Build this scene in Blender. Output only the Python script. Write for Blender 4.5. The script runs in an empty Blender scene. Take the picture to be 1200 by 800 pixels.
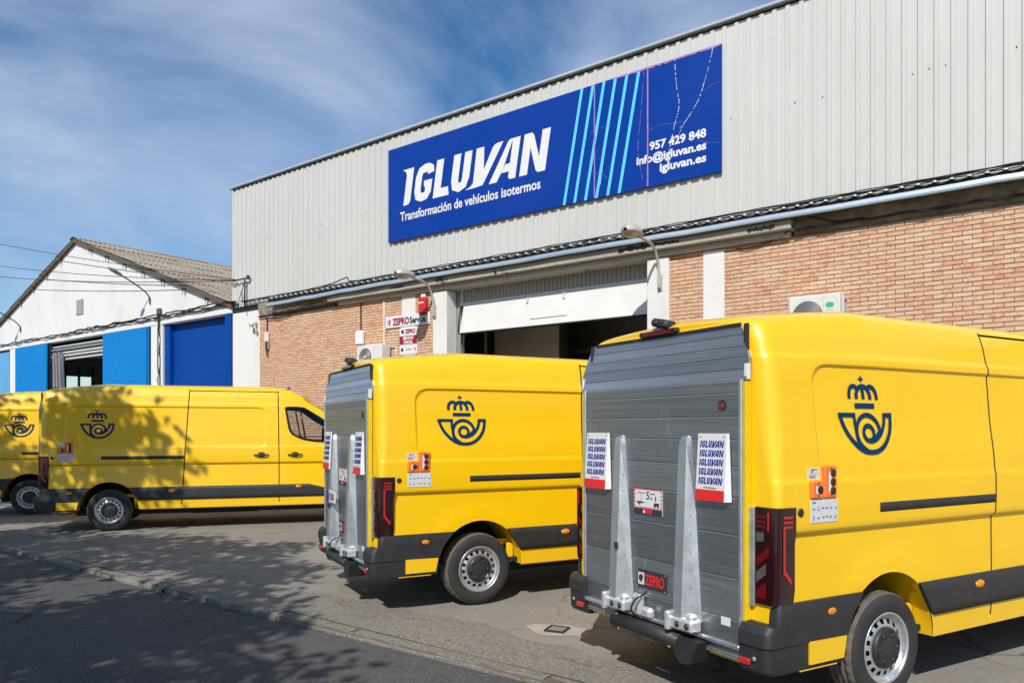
import bpy, bmesh, math, random
import numpy as np
from mathutils import Vector, Matrix
random.seed(7); np.random.seed(7)
sc = bpy.context.scene
COL = sc.collection

# ------------------------------------------------------------------ camera, sky, sun, exposure
# world axes: x runs along the warehouse front, y points into the warehouse, z up; apron at z = 0
CAM_YAW = math.radians(37.59)
cam = bpy.data.cameras.new('camera'); camo = bpy.data.objects.new('camera', cam); COL.objects.link(camo)
camo.location = (0, 0, 1.7054); camo.rotation_euler = (math.pi/2, 0, CAM_YAW)
cam.sensor_width = 36; cam.lens = 36*893.26/1200; cam.shift_y = (503.07-400)/1200
cam.clip_start = .05; cam.clip_end = 3000
sc.camera = camo

SUN_EL = math.radians(43); SUN_TRAVEL = Vector((-.39, .92)).normalized()
sun_az = Vector((-SUN_TRAVEL.x, -SUN_TRAVEL.y))          # towards the sun
sl = bpy.data.lights.new('sun', 'SUN'); sl.energy = 4.0; sl.angle = math.radians(.53); sl.color = (1, .95, .87)
so = bpy.data.objects.new('sun', sl); COL.objects.link(so)
ldir = Vector((SUN_TRAVEL.x*math.cos(SUN_EL), SUN_TRAVEL.y*math.cos(SUN_EL), -math.sin(SUN_EL)))
so.rotation_euler = ldir.to_track_quat('-Z', 'Y').to_euler(); so.location = (10, -20, 30)

w = bpy.data.worlds.new('World'); sc.world = w; w.use_nodes = True
nt = w.node_tree; N = nt.nodes; Lk = nt.links
bg = N['Background']; bg.inputs['Strength'].default_value = .085
sky = N.new('ShaderNodeTexSky'); sky.sky_type = 'NISHITA'; sky.sun_disc = False
sky.sun_elevation = SUN_EL; sky.sun_rotation = math.atan2(sun_az.x, sun_az.y)
sky.air_density = 1.0; sky.dust_density = .25; sky.ozone_density = 3.0
tc = N.new('ShaderNodeTexCoord')
mp = N.new('ShaderNodeMapping'); mp.inputs['Rotation'].default_value = (.25, .15, .5); mp.inputs['Scale'].default_value = (1.0, 1.3, 2.6)
n1 = N.new('ShaderNodeTexNoise'); n1.inputs['Scale'].default_value = 1.5; n1.inputs['Detail'].default_value = 9; n1.inputs['Roughness'].default_value = .52; n1.inputs['Distortion'].default_value = .45
rp = N.new('ShaderNodeValToRGB'); rp.color_ramp.elements[0].position = .43; rp.color_ramp.elements[1].position = .74
rp.color_ramp.elements[0].color = (0, 0, 0, 1); rp.color_ramp.elements[1].color = (.72, .72, .72, 1)
mx = N.new('ShaderNodeMix'); mx.data_type = 'RGBA'; mx.inputs['B'].default_value = (8.6, 9.4, 10.8, 1)
Lk.new(tc.outputs['Generated'], mp.inputs['Vector']); Lk.new(mp.outputs['Vector'], n1.inputs['Vector'])
Lk.new(n1.outputs['Fac'], rp.inputs['Fac']); Lk.new(rp.outputs['Color'], mx.inputs['Factor'])
hs = N.new('ShaderNodeHueSaturation'); hs.inputs['Saturation'].default_value = 1.32; hs.inputs['Value'].default_value = 1.12
Lk.new(sky.outputs['Color'], hs.inputs['Color']); Lk.new(hs.outputs['Color'], mx.inputs['A']); Lk.new(mx.outputs['Result'], bg.inputs['Color'])

sc.view_settings.view_transform = 'Standard'; sc.view_settings.look = 'None'
sc.view_settings.exposure = .22; sc.view_settings.gamma = 1; sc.view_settings.use_curve_mapping = False
sc.render.engine = 'CYCLES'

# ------------------------------------------------------------------ materials
def srgb(r, g, b):
    f = lambda c: (c/255/12.92 if c/255 <= .04045 else ((c/255+.055)/1.055)**2.4)
    return (f(r), f(g), f(b), 1)
MATS = {}
class NM:
    """tiny node-material helper"""
    def __init__(s, name, rough=.6, metal=0, spec=.5):
        m = bpy.data.materials.new(name); m.use_nodes = True; s.m = m; s.nt = m.node_tree
        s.b = s.nt.nodes['Principled BSDF']; s.b.inputs['Roughness'].default_value = rough; s.b.inputs['Metallic'].default_value = metal
        s.b.inputs['Specular IOR Level'].default_value = spec; MATS[name] = m
    def n(s, t, **k):
        x = s.nt.nodes.new(t)
        for a, v in k.items(): setattr(x, a, v)
        return x
    def l(s, a, b): s.nt.links.new(a, b)
    def pos(s, scale=(1, 1, 1), obj=False):
        if obj: o = s.n('ShaderNodeTexCoord').outputs['Object']
        else: o = s.n('ShaderNodeNewGeometry').outputs['Position']
        if scale == (1, 1, 1): return o
        mpn = s.n('ShaderNodeMapping'); mpn.inputs['Scale'].default_value = scale; s.l(o, mpn.inputs['Vector']); return mpn.outputs['Vector']
    def noise(s, scale, detail=4, rough=.55, vec=None, dist=0):
        x = s.n('ShaderNodeTexNoise'); x.inputs['Scale'].default_value = scale; x.inputs['Detail'].default_value = detail
        x.inputs['Roughness'].default_value = rough; x.inputs['Distortion'].default_value = dist
        s.l(vec if vec is not None else s.pos(), x.inputs['Vector']); return x.outputs['Fac']
    def ramp(s, fac, stops, interp='LINEAR'):
        r = s.n('ShaderNodeValToRGB'); cr = r.color_ramp; cr.interpolation = interp
        while len(cr.elements) < len(stops): cr.elements.new(.5)
        for e, (p, c) in zip(cr.elements, stops):
            e.position = p; e.color = c if len(c) == 4 else (*c, 1)
        s.l(fac, r.inputs['Fac']); return r.outputs['Color']
    def mix(s, fac, a, b, mode='MIX'):
        x = s.n('ShaderNodeMix'); x.data_type = 'RGBA'; x.blend_type = mode
        for inp, v in (('Factor', fac), ('A', a), ('B', b)):
            if isinstance(v, (int, float)): x.inputs[inp].default_value = v
            elif isinstance(v, tuple): x.inputs[inp].default_value = v
            else: s.l(v, x.inputs[inp])
        return x.outputs['Result']
    def col(s, v):
        if isinstance(v, tuple): s.b.inputs['Base Color'].default_value = v
        else: s.l(v, s.b.inputs['Base Color'])
        return s
    def rough(s, v): s.l(v, s.b.inputs['Roughness']); return s
    def bump(s, h, strength=.3, dist=.01):
        x = s.n('ShaderNodeBump'); x.inputs['Strength'].default_value = strength; x.inputs['Distance'].default_value = dist
        s.l(h, x.inputs['Height']); s.l(x.outputs['Normal'], s.b.inputs['Normal']); return s

def plain(name, c, rough=.6, metal=0, var=.12, scale=6, bump=0, coat=0, spec=.5, bscale=80):
    """colour with mild large and small scale wear"""
    k = NM(name, rough, metal, spec)
    f = k.noise(scale, 5)
    d = tuple(x*(1-var) for x in c[:3])+(1,); e = tuple(min(1, x*(1+var)) for x in c[:3])+(1,)
    k.col(k.ramp(f, [(.3, d), (.7, e)]))
    k.rough(k.ramp(k.noise(scale*2.3, 3), [(.3, (max(.02, rough-.08),)*3), (.7, (min(1, rough+.08),)*3)]))
    if bump: k.bump(k.noise(bscale, 3), bump, .004)
    if coat: k.b.inputs['Coat Weight'].default_value = coat; k.b.inputs['Coat Roughness'].default_value = .06
    return k.m

# yellow car paint: the outside is paint, the unpainted inner side dark trim
k = NM('van_paint', .42, 0, .5)
geo = k.n('ShaderNodeNewGeometry')
f = k.noise(1.6, 4)
yel = k.ramp(f, [(.3, (.86, .520, .001)), (.7, (.90, .553, .001))])
dust = k.noise(5, 6, .6)
low = k.n('ShaderNodeTexCoord'); sep = k.n('ShaderNodeSeparateXYZ'); k.l(low.outputs['Object'], sep.inputs[0])
dm = k.n('ShaderNodeMapRange'); dm.inputs[1].default_value = .75; dm.inputs[2].default_value = .3; dm.inputs[3].default_value = 0; dm.inputs[4].default_value = .12; k.l(sep.outputs[2], dm.inputs[0])
dd = k.n('ShaderNodeMath', operation='MULTIPLY'); k.l(dm.outputs[0], dd.inputs[0]); k.l(dust, dd.inputs[1])
yel = k.mix(dd.outputs[0], yel, (.35, .29, .2, 1))
k.col(k.mix(geo.outputs['Backfacing'], yel, (.06, .06, .06, 1)))
k.rough(k.ramp(k.noise(9, 4), [(.3, (.36,)*3), (.7, (.46,)*3)]))
k.b.inputs['Coat Weight'].default_value = .55; k.b.inputs['Coat Roughness'].default_value = .07
k.bump(k.noise(1.1, 2), .08, .02)

plain('black_plastic', (.024, .025, .027, 1), .52, 0, .2, 9, .15)
plain('black_gloss', (.012, .012, .013, 1), .18, 0, .1, 5)
plain('black_rubber', (.02, .02, .02, 1), .8, 0, .2, 9)
plain('underbody', (.014, .014, .014, 1), .85, 0, .3, 4)
plain('navy_print', srgb(0, 52, 94), .6, 0, .04, 3, spec=.15)
plain('orange_box', (.83, .19, .03, 1), .4, 0, .06, 9)
plain('sticker_grey', (.62, .63, .66, 1), .5, 0, .06, 30)
plain('white_plastic', (.78, .78, .76, 1), .45, 0, .05, 4)
plain('print_black', (.03, .03, .035, 1), .6, 0, .1, 9)
plain('print_red', (.70, .02, .02, 1), .5, 0, .05, 9)
plain('card_blue', srgb(20, 40, 140), .5, 0, .04, 9)
plain('card_white', (.70, .70, .72, 1), .4, 0, .03, 5)
plain('galvanised', (.50, .53, .55, 1), .42, .75, .18, 14)
plain('steel_white', (.60, .61, .62, 1), .35, .5, .12, 10)
plain('rim_silver', (.60, .61, .63, 1), .32, .7, .1, 12)
plain('amber', (.80, .25, .01, 1), .2, 0, .1, 60, coat=.6)
plain('lamp_red', (.15, .004, .005, 1), .15, 0, .1, 20, coat=.8)
plain('lamp_dark', (.022, .003, .004, 1), .10, 0, .1, 20, coat=.8)
plain('lamp_bright_red', (.52, .012, .014, 1), .2, 0, .1, 30, coat=.8)
plain('lamp_clear', (.15, .145, .145, 1), .15, .4, .2, 40, coat=.8)
plain('seat_fabric', (.03, .03, .034, 1), .9, 0, .2, 20)
plain('safety_yellow', (.72, .50, .01, 1), .45, 0, .08, 12)
# brushed aluminium of the lift platform, scuffed
def alum(name, base, rough, scale_dir):
    k = NM(name, rough, .88)
    p = k.pos(scale_dir, obj=True)
    f = k.noise(3, 6, .6, p)
    c = k.ramp(f, [(.3, tuple(x*.70 for x in base)), (.7, base)])
    sc_ = k.noise(2.2, 8, .75, k.pos((1, 7, 1.5), obj=True), 1.2)
    scr = k.ramp(sc_, [(.57, (0, 0, 0)), (.68, (.6, .6, .6))])
    c = k.mix(scr, c, (.62, .62, .62, 1)); rv = k.ramp(k.n('ShaderNodeObjectInfo').outputs['Random'], [(0, (.78, .78, .78)), (1, (1.25, 1.25, 1.25))]); c = k.mix(1.0, c, rv, 'MULTIPLY'); k.col(c)
    k.rough(k.ramp(k.noise(7, 5, .6, p), [(.3, (rough-.1,)*3), (.7, (rough+.12,)*3)]))
    k.bump(k.noise(20, 4, .6, p), .04, .002)
    return k.m
alum('aluminium', (.40, .41, .43), .42, (1, .25, 12))
alum('aluminium_flap', (.60, .63, .68), .36, (1, .35, 34))  # paler, bluer copy of the platform metal: sky reflection put into the colour
plain('aluminium_arm', (.60, .62, .65, 1), .40, .85, .10, 5)

k = NM('tyre_rubber', .82); k.col(k.ramp(k.noise(7, 5), [(.3, (.020, .020, .021)), (.72, (.034, .033, .032))])); k.bump(k.noise(60, 3), .25, .003)
k = NM('tread_rubber', .9); k.col(k.ramp(k.noise(11, 5), [(.3, (.085, .075, .062)), (.72, (.15, .13, .108))])); k.bump(k.noise(60, 3), .35, .004)
k = NM('glass', .02); k.col((.55, .62, .60, 1)); k.b.inputs['Transmission Weight'].default_value = 1; k.b.inputs['IOR'].default_value = 1.03; k.b.inputs['Coat Weight'].default_value = .6; k.b.inputs['Coat Roughness'].default_value = .02
plain('dark_glass', (.012, .014, .016, 1), .06, 0, .1, 3, coat=.7)

# building materials
k = NM('cladding', .50, .0)
v = k.noise(.5, 5); st = k.noise(3.0, 6, .6, k.pos((3, 3, .25)))
c = k.ramp(v, [(.3, (.53, .535, .515)), (.7, (.57, .575, .555))])
c = k.mix(k.ramp(st, [(.45, (0, 0, 0)), (.8, (.18, .18, .18))]), c, (.42, .41, .37, 1)); k.col(c)
k = NM('white_wall', .85)
st = k.noise(1.1, 8, .65, k.pos((1, 1, .35))); fine = k.noise(14, 5)
c = k.ramp(fine, [(.3, (.67, .67, .655)), (.7, (.74, .74, .73))])
c = k.mix(k.ramp(st, [(.5, (0, 0, 0)), (.78, (.5, .5, .5))]), c, (.50, .48, .43, 1)); k.col(c); k.bump(k.noise(35, 5), .2, .006)
k = NM('old_render', .95)
st = k.noise(1.7, 9, .7); fine = k.noise(9, 7, .7)
c = k.ramp(fine, [(.3, (.20, .17, .12)), (.7, (.42, .37, .29))])
c = k.mix(k.ramp(st, [(.42, (0, 0, 0)), (.66, (.8, .8, .8))]), c, (.12, .095, .06, 1)); k.col(c); k.bump(fine, .7, .03)
k = NM('concrete_beam', .9)
st = k.noise(.9, 8, .7, k.pos((1, 1, 3))); fine = k.noise(13, 6, .7)
c = k.ramp(fine, [(.3, (.33, .305, .26)), (.7, (.45, .42, .365))])
pe = k.ramp(k.noise(1.25, 9, .72, k.pos((1, 1, 1.4))), [(.60, (0, 0, 0)), (.625, (1, 1, 1))])
c = k.mix(pe, c, (.075, .065, .055, 1)); k.col(k.mix(k.ramp(st, [(.5, (0, 0, 0)), (.75, (.45, .45, .45))]), c, (.2, .17, .13, 1))); k.bump(fine, .4, .012)
def brickmat(name, island):
    k = NM(name, .9)
    if island: r = k.n('ShaderNodeNewGeometry').outputs['Random Per Island']
    else: r = k.n('ShaderNodeObjectInfo').outputs['Random']
    a = k.ramp(r, [(0, (.66, .47, .30)), (.2, (.67, .41, .265)), (.45, (.65, .32, .20)), (.62, (.68, .48, .325)), (.8, (.60, .25, .15)), (1, (.70, .54, .38))])
    blot = k.noise(7.5, 5, .65)
    a = k.mix(k.ramp(blot, [(.42, (0, 0, 0)), (.60, (.55, .55, .55))]), a, (.70, .52, .345, 1))
    a = k.mix(k.ramp(k.noise(9.1, 3, .6), [(.56, (0, 0, 0)), (.66, (.7, .7, .7))]), a, (.56, .22, .13, 1))
    a = k.mix(k.ramp(k.noise(40, 4), [(.3, (0, 0, 0)), (.8, (.3, .3, .3))]), a, (.40, .24, .15, 1))
    k.col(a); k.bump(k.noise(55, 5), .5, .004)
brickmat('brick_single', False); brickmat('brick_joined', True)
plain('mortar', (.19, .165, .13, 1), .95, 0, .25, 9, .4)
k = NM('gutter_metal', .38, .55); k.col(k.ramp(k.noise(1.2, 7, .7, k.pos((.6, 1, 3))), [(.3, (.42, .52, .60)), (.7, (.62, .70, .76))]))
plain('cap_metal', (.50, .56, .61, 1), .35, .3, .06, 2)
plain('dark_metal', (.035, .036, .038, 1), .5, .3, .2, 6)
plain('grey_metal', (.32, .33, .33, 1), .45, .4, .12, 6)
plain('light_metal', (.58, .59, .59, 1), .4, .2, .08, 6)
plain('cable', (.015, .015, .016, 1), .7, 0, .2, 9)
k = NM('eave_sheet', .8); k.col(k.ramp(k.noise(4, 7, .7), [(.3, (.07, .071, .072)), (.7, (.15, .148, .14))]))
k = NM('fibre_cement', .9); v = k.noise(1.3, 8, .7); c = k.ramp(k.noise(14, 5), [(.3, (.25, .205, .155)), (.7, (.37, .315, .25))])
c = k.mix(k.ramp(v, [(.45, (0, 0, 0)), (.72, (.6, .6, .6))]), c, (.15, .12, .095, 1))
k.col(k.mix(.35, c, k.ramp(k.n('ShaderNodeObjectInfo').outputs['Random'], [(0, (.20, .16, .12)), (1, (.42, .36, .29))]))); k.bump(k.noise(30, 4), .3, .006)
plain('roof_skylight', (.58, .52, .36, 1), .5, 0, .15, 3)
plain('sky_blue_paint', srgb(0, 122, 192), .5, 0, .05, 2, spec=.2)
plain('deep_blue_paint', srgb(0, 64, 146), .6, 0, .08, 2.5, .15, spec=.15)
plain('pale_blue_panel', srgb(90, 170, 220), .25, .3, .06, 2)
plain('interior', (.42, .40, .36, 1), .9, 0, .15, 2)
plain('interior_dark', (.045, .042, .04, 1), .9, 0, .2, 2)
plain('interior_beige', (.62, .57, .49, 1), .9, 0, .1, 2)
plain('door_white', (.67, .67, .655, 1), .5, 0, .04, 2)
k = NM('grey_slats', .55, .3); wv = k.n('ShaderNodeTexWave'); wv.inputs['Scale'].default_value = 3.2; wv.bands_direction = 'X'; k.l(k.pos(), wv.inputs['Vector'])
k.col(k.ramp(wv.outputs['Fac'], [(.0, (.16, .16, .15)), (.15, (.36, .36, .34)), (1, (.40, .40, .38))]))
# billboard print
k = NM('sign_blue', .40, 0, .2)
c = k.ramp(k.noise(.45, 4), [(.35, srgb(0, 56, 146)), (.78, srgb(20, 58, 148))])
c = k.mix(k.ramp(k.noise(2.2, 8, .7), [(.62, (0, 0, 0)), (.8, (.4, .4, .4))]), c, srgb(60, 80, 175)); k.col(c)
plain('sign_white', (.72, .72, .71, 1), .45, 0, .04, 2)
plain('sign_cyan', srgb(90, 200, 240), .4, 0, .05, 2)
plain('sign_crack', (.60, .58, .66, 1), .7, 0, .3, 9)
plain('sign_seam', srgb(150, 120, 180), .7, 0, .2, 9)
plain('zepro_red', srgb(150, 25, 45), .5, 0, .06, 9)
plain('sign_grey', (.45, .44, .40, 1), .5, 0, .1, 9)
plain('alarm_red', (.55, .02, .03, 1), .35, 0, .05, 9)
plain('ac_white', (.66, .66, .63, 1), .5, 0, .06, 6)
plain('green_print', (.05, .42, .22, 1), .5, 0, .06, 6)
plain('lamp_glass', (.42, .34, .18, 1), .25, 0, .2, 12, coat=.4)
plain('lamp_body', (.46, .45, .42, 1), .55, .2, .12, 9)
plain('pvc_white', (.68, .66, .60, 1), .55, 0, .08, 6)

# ground materials
k = NM('asphalt', .9)
vor = k.n('ShaderNodeTexVoronoi'); vor.inputs['Scale'].default_value = 75; k.l(k.pos(), vor.inputs['Vector'])
stone = k.ramp(vor.outputs['Color'], [(0, (.030, .031, .034)), (.55, (.062, .062, .064)), (.86, (.11, .108, .104)), (1, (.26, .25, .235))])
big = k.noise(.45, 8, .65)
c = k.mix(k.ramp(big, [(.35, (.0, .0, .0)), (.7, (.55, .55, .55))]), stone, (.105, .10, .095, 1))
vp = k.noise(1.4, 6, .6); vd = k.n('ShaderNodeVectorMath', operation='SCALE'); vd.inputs['Scale'].default_value = 1.0
vc = k.n('ShaderNodeTexVoronoi', feature='DISTANCE_TO_EDGE'); vc.inputs['Scale'].default_value = .33
ns = k.n('ShaderNodeTexNoise'); ns.inputs['Scale'].default_value = 1.1; ns.inputs['Detail'].default_value = 6; k.l(k.pos(), ns.inputs['Vector'])
mv = k.n('ShaderNodeVectorMath', operation='MULTIPLY_ADD'); mv.inputs[1].default_value = (1.3, 1.3, 0); k.l(ns.outputs['Color'], mv.inputs[0]); k.l(k.pos(), mv.inputs[2]); k.l(mv.outputs[0], vc.inputs['Vector'])
cr = k.ramp(vc.outputs['Distance'], [(0, (1, 1, 1)), (.006, (.8, .8, .8)), (.011, (0, 0, 0))])
crm = k.mix(k.ramp(k.noise(.6, 3), [(.45, (0, 0, 0)), (.6, (1, 1, 1))]), (0, 0, 0, 1), cr)
k.col(k.mix(crm, c, (.018, .017, .016, 1))); k.bump(vor.outputs['Distance'], .6, .006)

def apron_mat(name, base_lo, base_hi, dark, speck, crackscale):
    k = NM(name, .92)
    a = k.noise(.5, 9, .62); b = k.noise(26, 6, .7); e = k.noise(.22, 6, .6)
    c = k.ramp(a, [(.3, base_lo), (.68, base_hi)])
    c = k.mix(k.ramp(b, [(.3, (.0, .0, .0)), (.75, (speck,)*3)]), c, dark)
    c = k.mix(k.ramp(e, [(.5, (0, 0, 0)), (.75, (.5, .5, .5))]), c, tuple(x*.62 for x in base_lo)+(1,))
    oil = k.noise(.8, 7, .6)
    c = k.mix(k.ramp(oil, [(.64, (0, 0, 0)), (.74, (.55, .55, .55))]), c, (.07, .065, .058, 1))
    vor = k.n('ShaderNodeTexVoronoi'); vor.inputs['Scale'].default_value = 95; k.l(k.pos(), vor.inputs['Vector'])
    c = k.mix(k.ramp(vor.outputs['Color'], [(.6, (0, 0, 0)), (1, (speck*.9,)*3)]), c, (.42, .39, .34, 1))
    ns = k.n('ShaderNodeTexNoise'); ns.inputs['Scale'].default_value = 1.6; ns.inputs['Detail'].default_value = 7; ns.inputs['Roughness'].default_value = .6; k.l(k.pos(), ns.inputs['Vector'])
    mv = k.n('ShaderNodeVectorMath', operation='MULTIPLY_ADD'); mv.inputs[1].default_value = (.9, .9, 0); k.l(ns.outputs['Color'], mv.inputs[0]); k.l(k.pos(), mv.inputs[2])
    vc = k.n('ShaderNodeTexVoronoi', feature='DISTANCE_TO_EDGE'); vc.inputs['Scale'].default_value = crackscale; k.l(mv.outputs[0], vc.inputs['Vector'])
    cr = k.ramp(vc.outputs['Distance'], [(0, (1, 1, 1)), (.005, (.7, .7, .7)), (.010, (0, 0, 0))])
    crm = k.mix(k.ramp(k.noise(.5, 3), [(.42, (0, 0, 0)), (.58, (.85, .85, .85))]), (0, 0, 0, 1), cr)
    k.col(k.mix(crm, c, (.06, .052, .042, 1)))
    k.bump(b, .35, .006)
apron_mat('apron_concrete', (.215, .200, .170), (.288, .270, .232), (.165, .152, .127, 1), .45, .42)
apron_mat('verge_rough', (.20, .183, .153), (.285, .262, .222), (.085, .076, .062, 1), .85, .8)
apron_mat('kerb_concrete', (.17, .16, .14), (.25, .235, .205), (.08, .075, .062, 1), .8, 1.1)
plain('soil', (.15, .12, .085, 1), .95, 0, .35, 2, .5)
plain('pavement', (.24, .23, .21, 1), .9, 0, .2, 2, .3)
plain('patch_concrete', (.36, .335, .285, 1), .9, 0, .12, 5, .3)
plain('bark', (.11, .085, .06, 1), .95, 0, .3, 9, .6)
k = NM('leaf', .55); k.col(k.ramp(k.n('ShaderNodeNewGeometry').outputs['Random Per Island'], [(0, (.035, .065, .018)), (1, (.085, .125, .035))])); k.b.inputs['Transmission Weight'].default_value = 0

# ------------------------------------------------------------------ mesh helpers
class MB:
    def __init__(s): s.v = []; s.f = []; s.m = []; s.mats = []; s.sm = []
    def mi(s, mat):
        if mat not in s.mats: s.mats.append(mat)
        return s.mats.index(mat)
    def face(s, idx, mat, smooth=False): s.f.append(idx); s.m.append(s.mi(mat)); s.sm.append(smooth)
    def add(s, pts): b = len(s.v); s.v += [tuple(p) for p in pts]; return b
    def poly(s, pts, mat): b = s.add(pts); s.face(list(range(b, b+len(pts))), mat)
    def box(s, a, b_, mat, M=None, bev=0):
        (x0, y0, z0), (x1, y1, z1) = a, b_
        x0, x1 = min(x0, x1), max(x0, x1); y0, y1 = min(y0, y1), max(y0, y1); z0, z1 = min(z0, z1), max(z0, z1)
        if bev:
            c = min(bev, (x1-x0)*.45, (y1-y0)*.45, (z1-z0)*.45); P = []
            for z, q in ((z0, c), (z0+c, 0), (z1-c, 0), (z1, c)):
                P.append([(x0+c+q*0+(q and 0), y0+q, z), (x1-c, y0+q, z), (x1-q, y0+c, z), (x1-q, y1-c, z), (x1-c, y1-q, z), (x0+c, y1-q, z), (x0+q, y1-c, z), (x0+q, y0+c, z)])
            if M is not None: P = [[M @ Vector(p) for p in r] for r in P]
            bs = [s.add(r) for r in P]
            for i in range(3):
                for j in range(8):
                    s.face([bs[i]+j, bs[i]+(j+1) % 8, bs[i+1]+(j+1) % 8, bs[i+1]+j], mat)
            s.face([bs[0]+j for j in range(7, -1, -1)], mat); s.face([bs[3]+j for j in range(8)], mat); return
        P = [(x0, y0, z0), (x1, y0, z0), (x1, y1, z0), (x0, y1, z0), (x0, y0, z1), (x1, y0, z1), (x1, y1, z1), (x0, y1, z1)]
        if M is not None: P = [M @ Vector(p) for p in P]
        b = s.add(P)
        for q in ((3, 2, 1, 0), (4, 5, 6, 7), (0, 1, 5, 4), (1, 2, 6, 5), (2, 3, 7, 6), (3, 0, 4, 7)): s.face([b+i for i in q], mat)
    def tube(s, path, r, mat, n=8, cap=True, smooth=True):
        path = [Vector(p) for p in path]; rs = r if isinstance(r, (list, tuple)) else [r]*len(path)
        rings = []; up = None
        for i, p in enumerate(path):
            d = (path[min(i+1, len(path)-1)]-path[max(i-1, 0)]).normalized()
            if up is None:
                up = Vector((0, 0, 1)) if abs(d.z) < .9 else Vector((1, 0, 0))
            a = d.cross(up).normalized(); b = a.cross(d).normalized(); up = b
            rings.append(s.add([p+(a*math.cos(t)+b*math.sin(t))*rs[i] for t in [2*math.pi*j/n for j in range(n)]]))
        for i in range(len(path)-1):
            for j in range(n): s.face([rings[i]+j, rings[i+1]+j, rings[i+1]+(j+1) % n, rings[i]+(j+1) % n], mat, smooth)
        if cap: s.face([rings[0]+j for j in range(n)], mat); s.face([rings[-1]+j for j in range(n-1, -1, -1)], mat)
    def lathe(s, prof, c, axis, mat, n=32, smooth=True, skip=None, matf=None):
        """prof: [(radius, along axis)], c centre, axis 'x','y','z'"""
        rings = []
        for r, h in prof:
            pts = []
            for j in range(n):
                t = 2*math.pi*j/n; a, b = r*math.cos(t), r*math.sin(t)
                pts.append({'y': (c[0]+a, c[1]+h, c[2]+b), 'z': (c[0]+a, c[1]+b, c[2]+h), 'x': (c[0]+h, c[1]+a, c[2]+b)}[axis])
            rings.append(s.add(pts))
        for i in range(len(prof)-1):
            for j in range(n):
                if skip and skip(i, j): continue
                s.face([rings[i]+j, rings[i]+(j+1) % n, rings[i+1]+(j+1) % n, rings[i+1]+j], matf(i, j) if matf else mat, smooth)
    def prism(s, pts, fn, d0, d1, mat, side=None):
        """2-D polygon pts, fn(p, depth) -> 3-D; d1 is the visible cap"""
        n = len(pts); a = s.add([fn(p, d0) for p in pts]); b = s.add([fn(p, d1) for p in pts])
        s.face([b+i for i in range(n)], mat)
        for i in range(n): s.face([a+i, a+(i+1) % n, b+(i+1) % n, b+i], side or mat)
    def grid(s, P, mat, smooth=True, flip=False):
        P = np.asarray(P); nu, nv = P.shape[:2]; b = s.add(P.reshape(-1, 3).tolist())
        for i in range(nu-1):
            for j in range(nv-1):
                q = [b+i*nv+j, b+(i+1)*nv+j, b+(i+1)*nv+j+1, b+i*nv+j+1]
                s.face(q[::-1] if flip else q, mat, smooth)
    def mesh(s, name):
        me = bpy.data.meshes.new(name); me.from_pydata(s.v, [], s.f)
        for m in s.mats: me.materials.append(MATS[m])
        me.polygons.foreach_set('material_index', s.m); me.polygons.foreach_set('use_smooth', s.sm); me.update(); return me
    def recalc(s, me):
        bm = bmesh.new(); bm.from_mesh(me); bmesh.ops.recalc_face_normals(bm, faces=bm.faces); bm.to_mesh(me); bm.free(); return me
    def build(s, name, parent=None, loc=None, recalc=True):
        me = s.mesh(name)
        if recalc: s.recalc(me)
        return link(name, me, parent, loc)
def link(name, me, parent=None, loc=None):
    o = bpy.data.objects.new(name, me); COL.objects.link(o)
    if parent: o.parent = parent
    if loc: o.location = loc
    return o
def sharpen(o, ang=.6):
    bm = bmesh.new(); bm.from_mesh(o.data); bmesh.ops.remove_doubles(bm, verts=bm.verts, dist=.0003)
    for e in bm.edges:
        if len(e.link_faces) == 2 and e.calc_face_angle(0) > ang: e.smooth = False
    bm.to_mesh(o.data); bm.free(); return o
def empty(name, loc=(0, 0, 0), rz=0, parent=None):
    o = bpy.data.objects.new(name, None); COL.objects.link(o); o.location = loc; o.rotation_euler = (0, 0, rz); o.empty_display_size = .2
    if parent: o.parent = parent
    return o
def tag(o, label, cat, group=None):
    o['label'] = label; o['category'] = cat
    if group: o['group'] = group
    return o
def struct(o): o['kind'] = 'structure'; return o
def copy_tree(o, parent=None):
    c = o.copy(); COL.objects.link(c); c.parent = parent
    for ch in list(o.children): copy_tree(ch, c)
    return c
def text_polys(body, size, fn, mat, mb, bold=0., shear=0., align='LEFT', sx=1., depth=0., width=None):
    """flat lettering: vertices of a text curve mapped through fn((x, y), depth)"""
    cu = bpy.data.curves.new('t', 'FONT'); cu.body = body; cu.size = size; cu.offset = bold; cu.shear = shear; cu.align_x = align; cu.resolution_u = 3
    o = bpy.data.objects.new('t', cu); COL.objects.link(o)
    me = bpy.data.meshes.new_from_object(o.evaluated_get(bpy.context.evaluated_depsgraph_get()))
    if width: xs_ = [q.co.x for q in me.vertices]; sx = width/(max(xs_)-min(xs_)); x0_ = min(xs_)
    else: x0_ = 0
    b = mb.add([fn(((q.co.x-x0_)*sx, q.co.y), depth) for q in me.vertices])
    for p in me.polygons: mb.face([b+i for i in p.vertices], mat)
    bpy.data.objects.remove(o); bpy.data.curves.remove(cu); bpy.data.meshes.remove(me)
def stroke(mb, pts, wd, fn, d, mat):
    """constant-width ribbon along 2-D points"""
    L, R = [], []
    for i, p in enumerate(pts):
        a = Vector(pts[max(i-1, 0)]); c = Vector(pts[min(i+1, len(pts)-1)]); t = (c-a).normalized(); nn = Vector((-t.y, t.x))*wd/2
        L.append(Vector(p)+nn); R.append(Vector(p)-nn)
    b = mb.add([fn(q, d) for q in L]+[fn(q, d) for q in R]); n = len(pts)
    for i in range(n-1): mb.face([b+i, b+i+1, b+n+i+1, b+n+i], mat)
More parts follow.
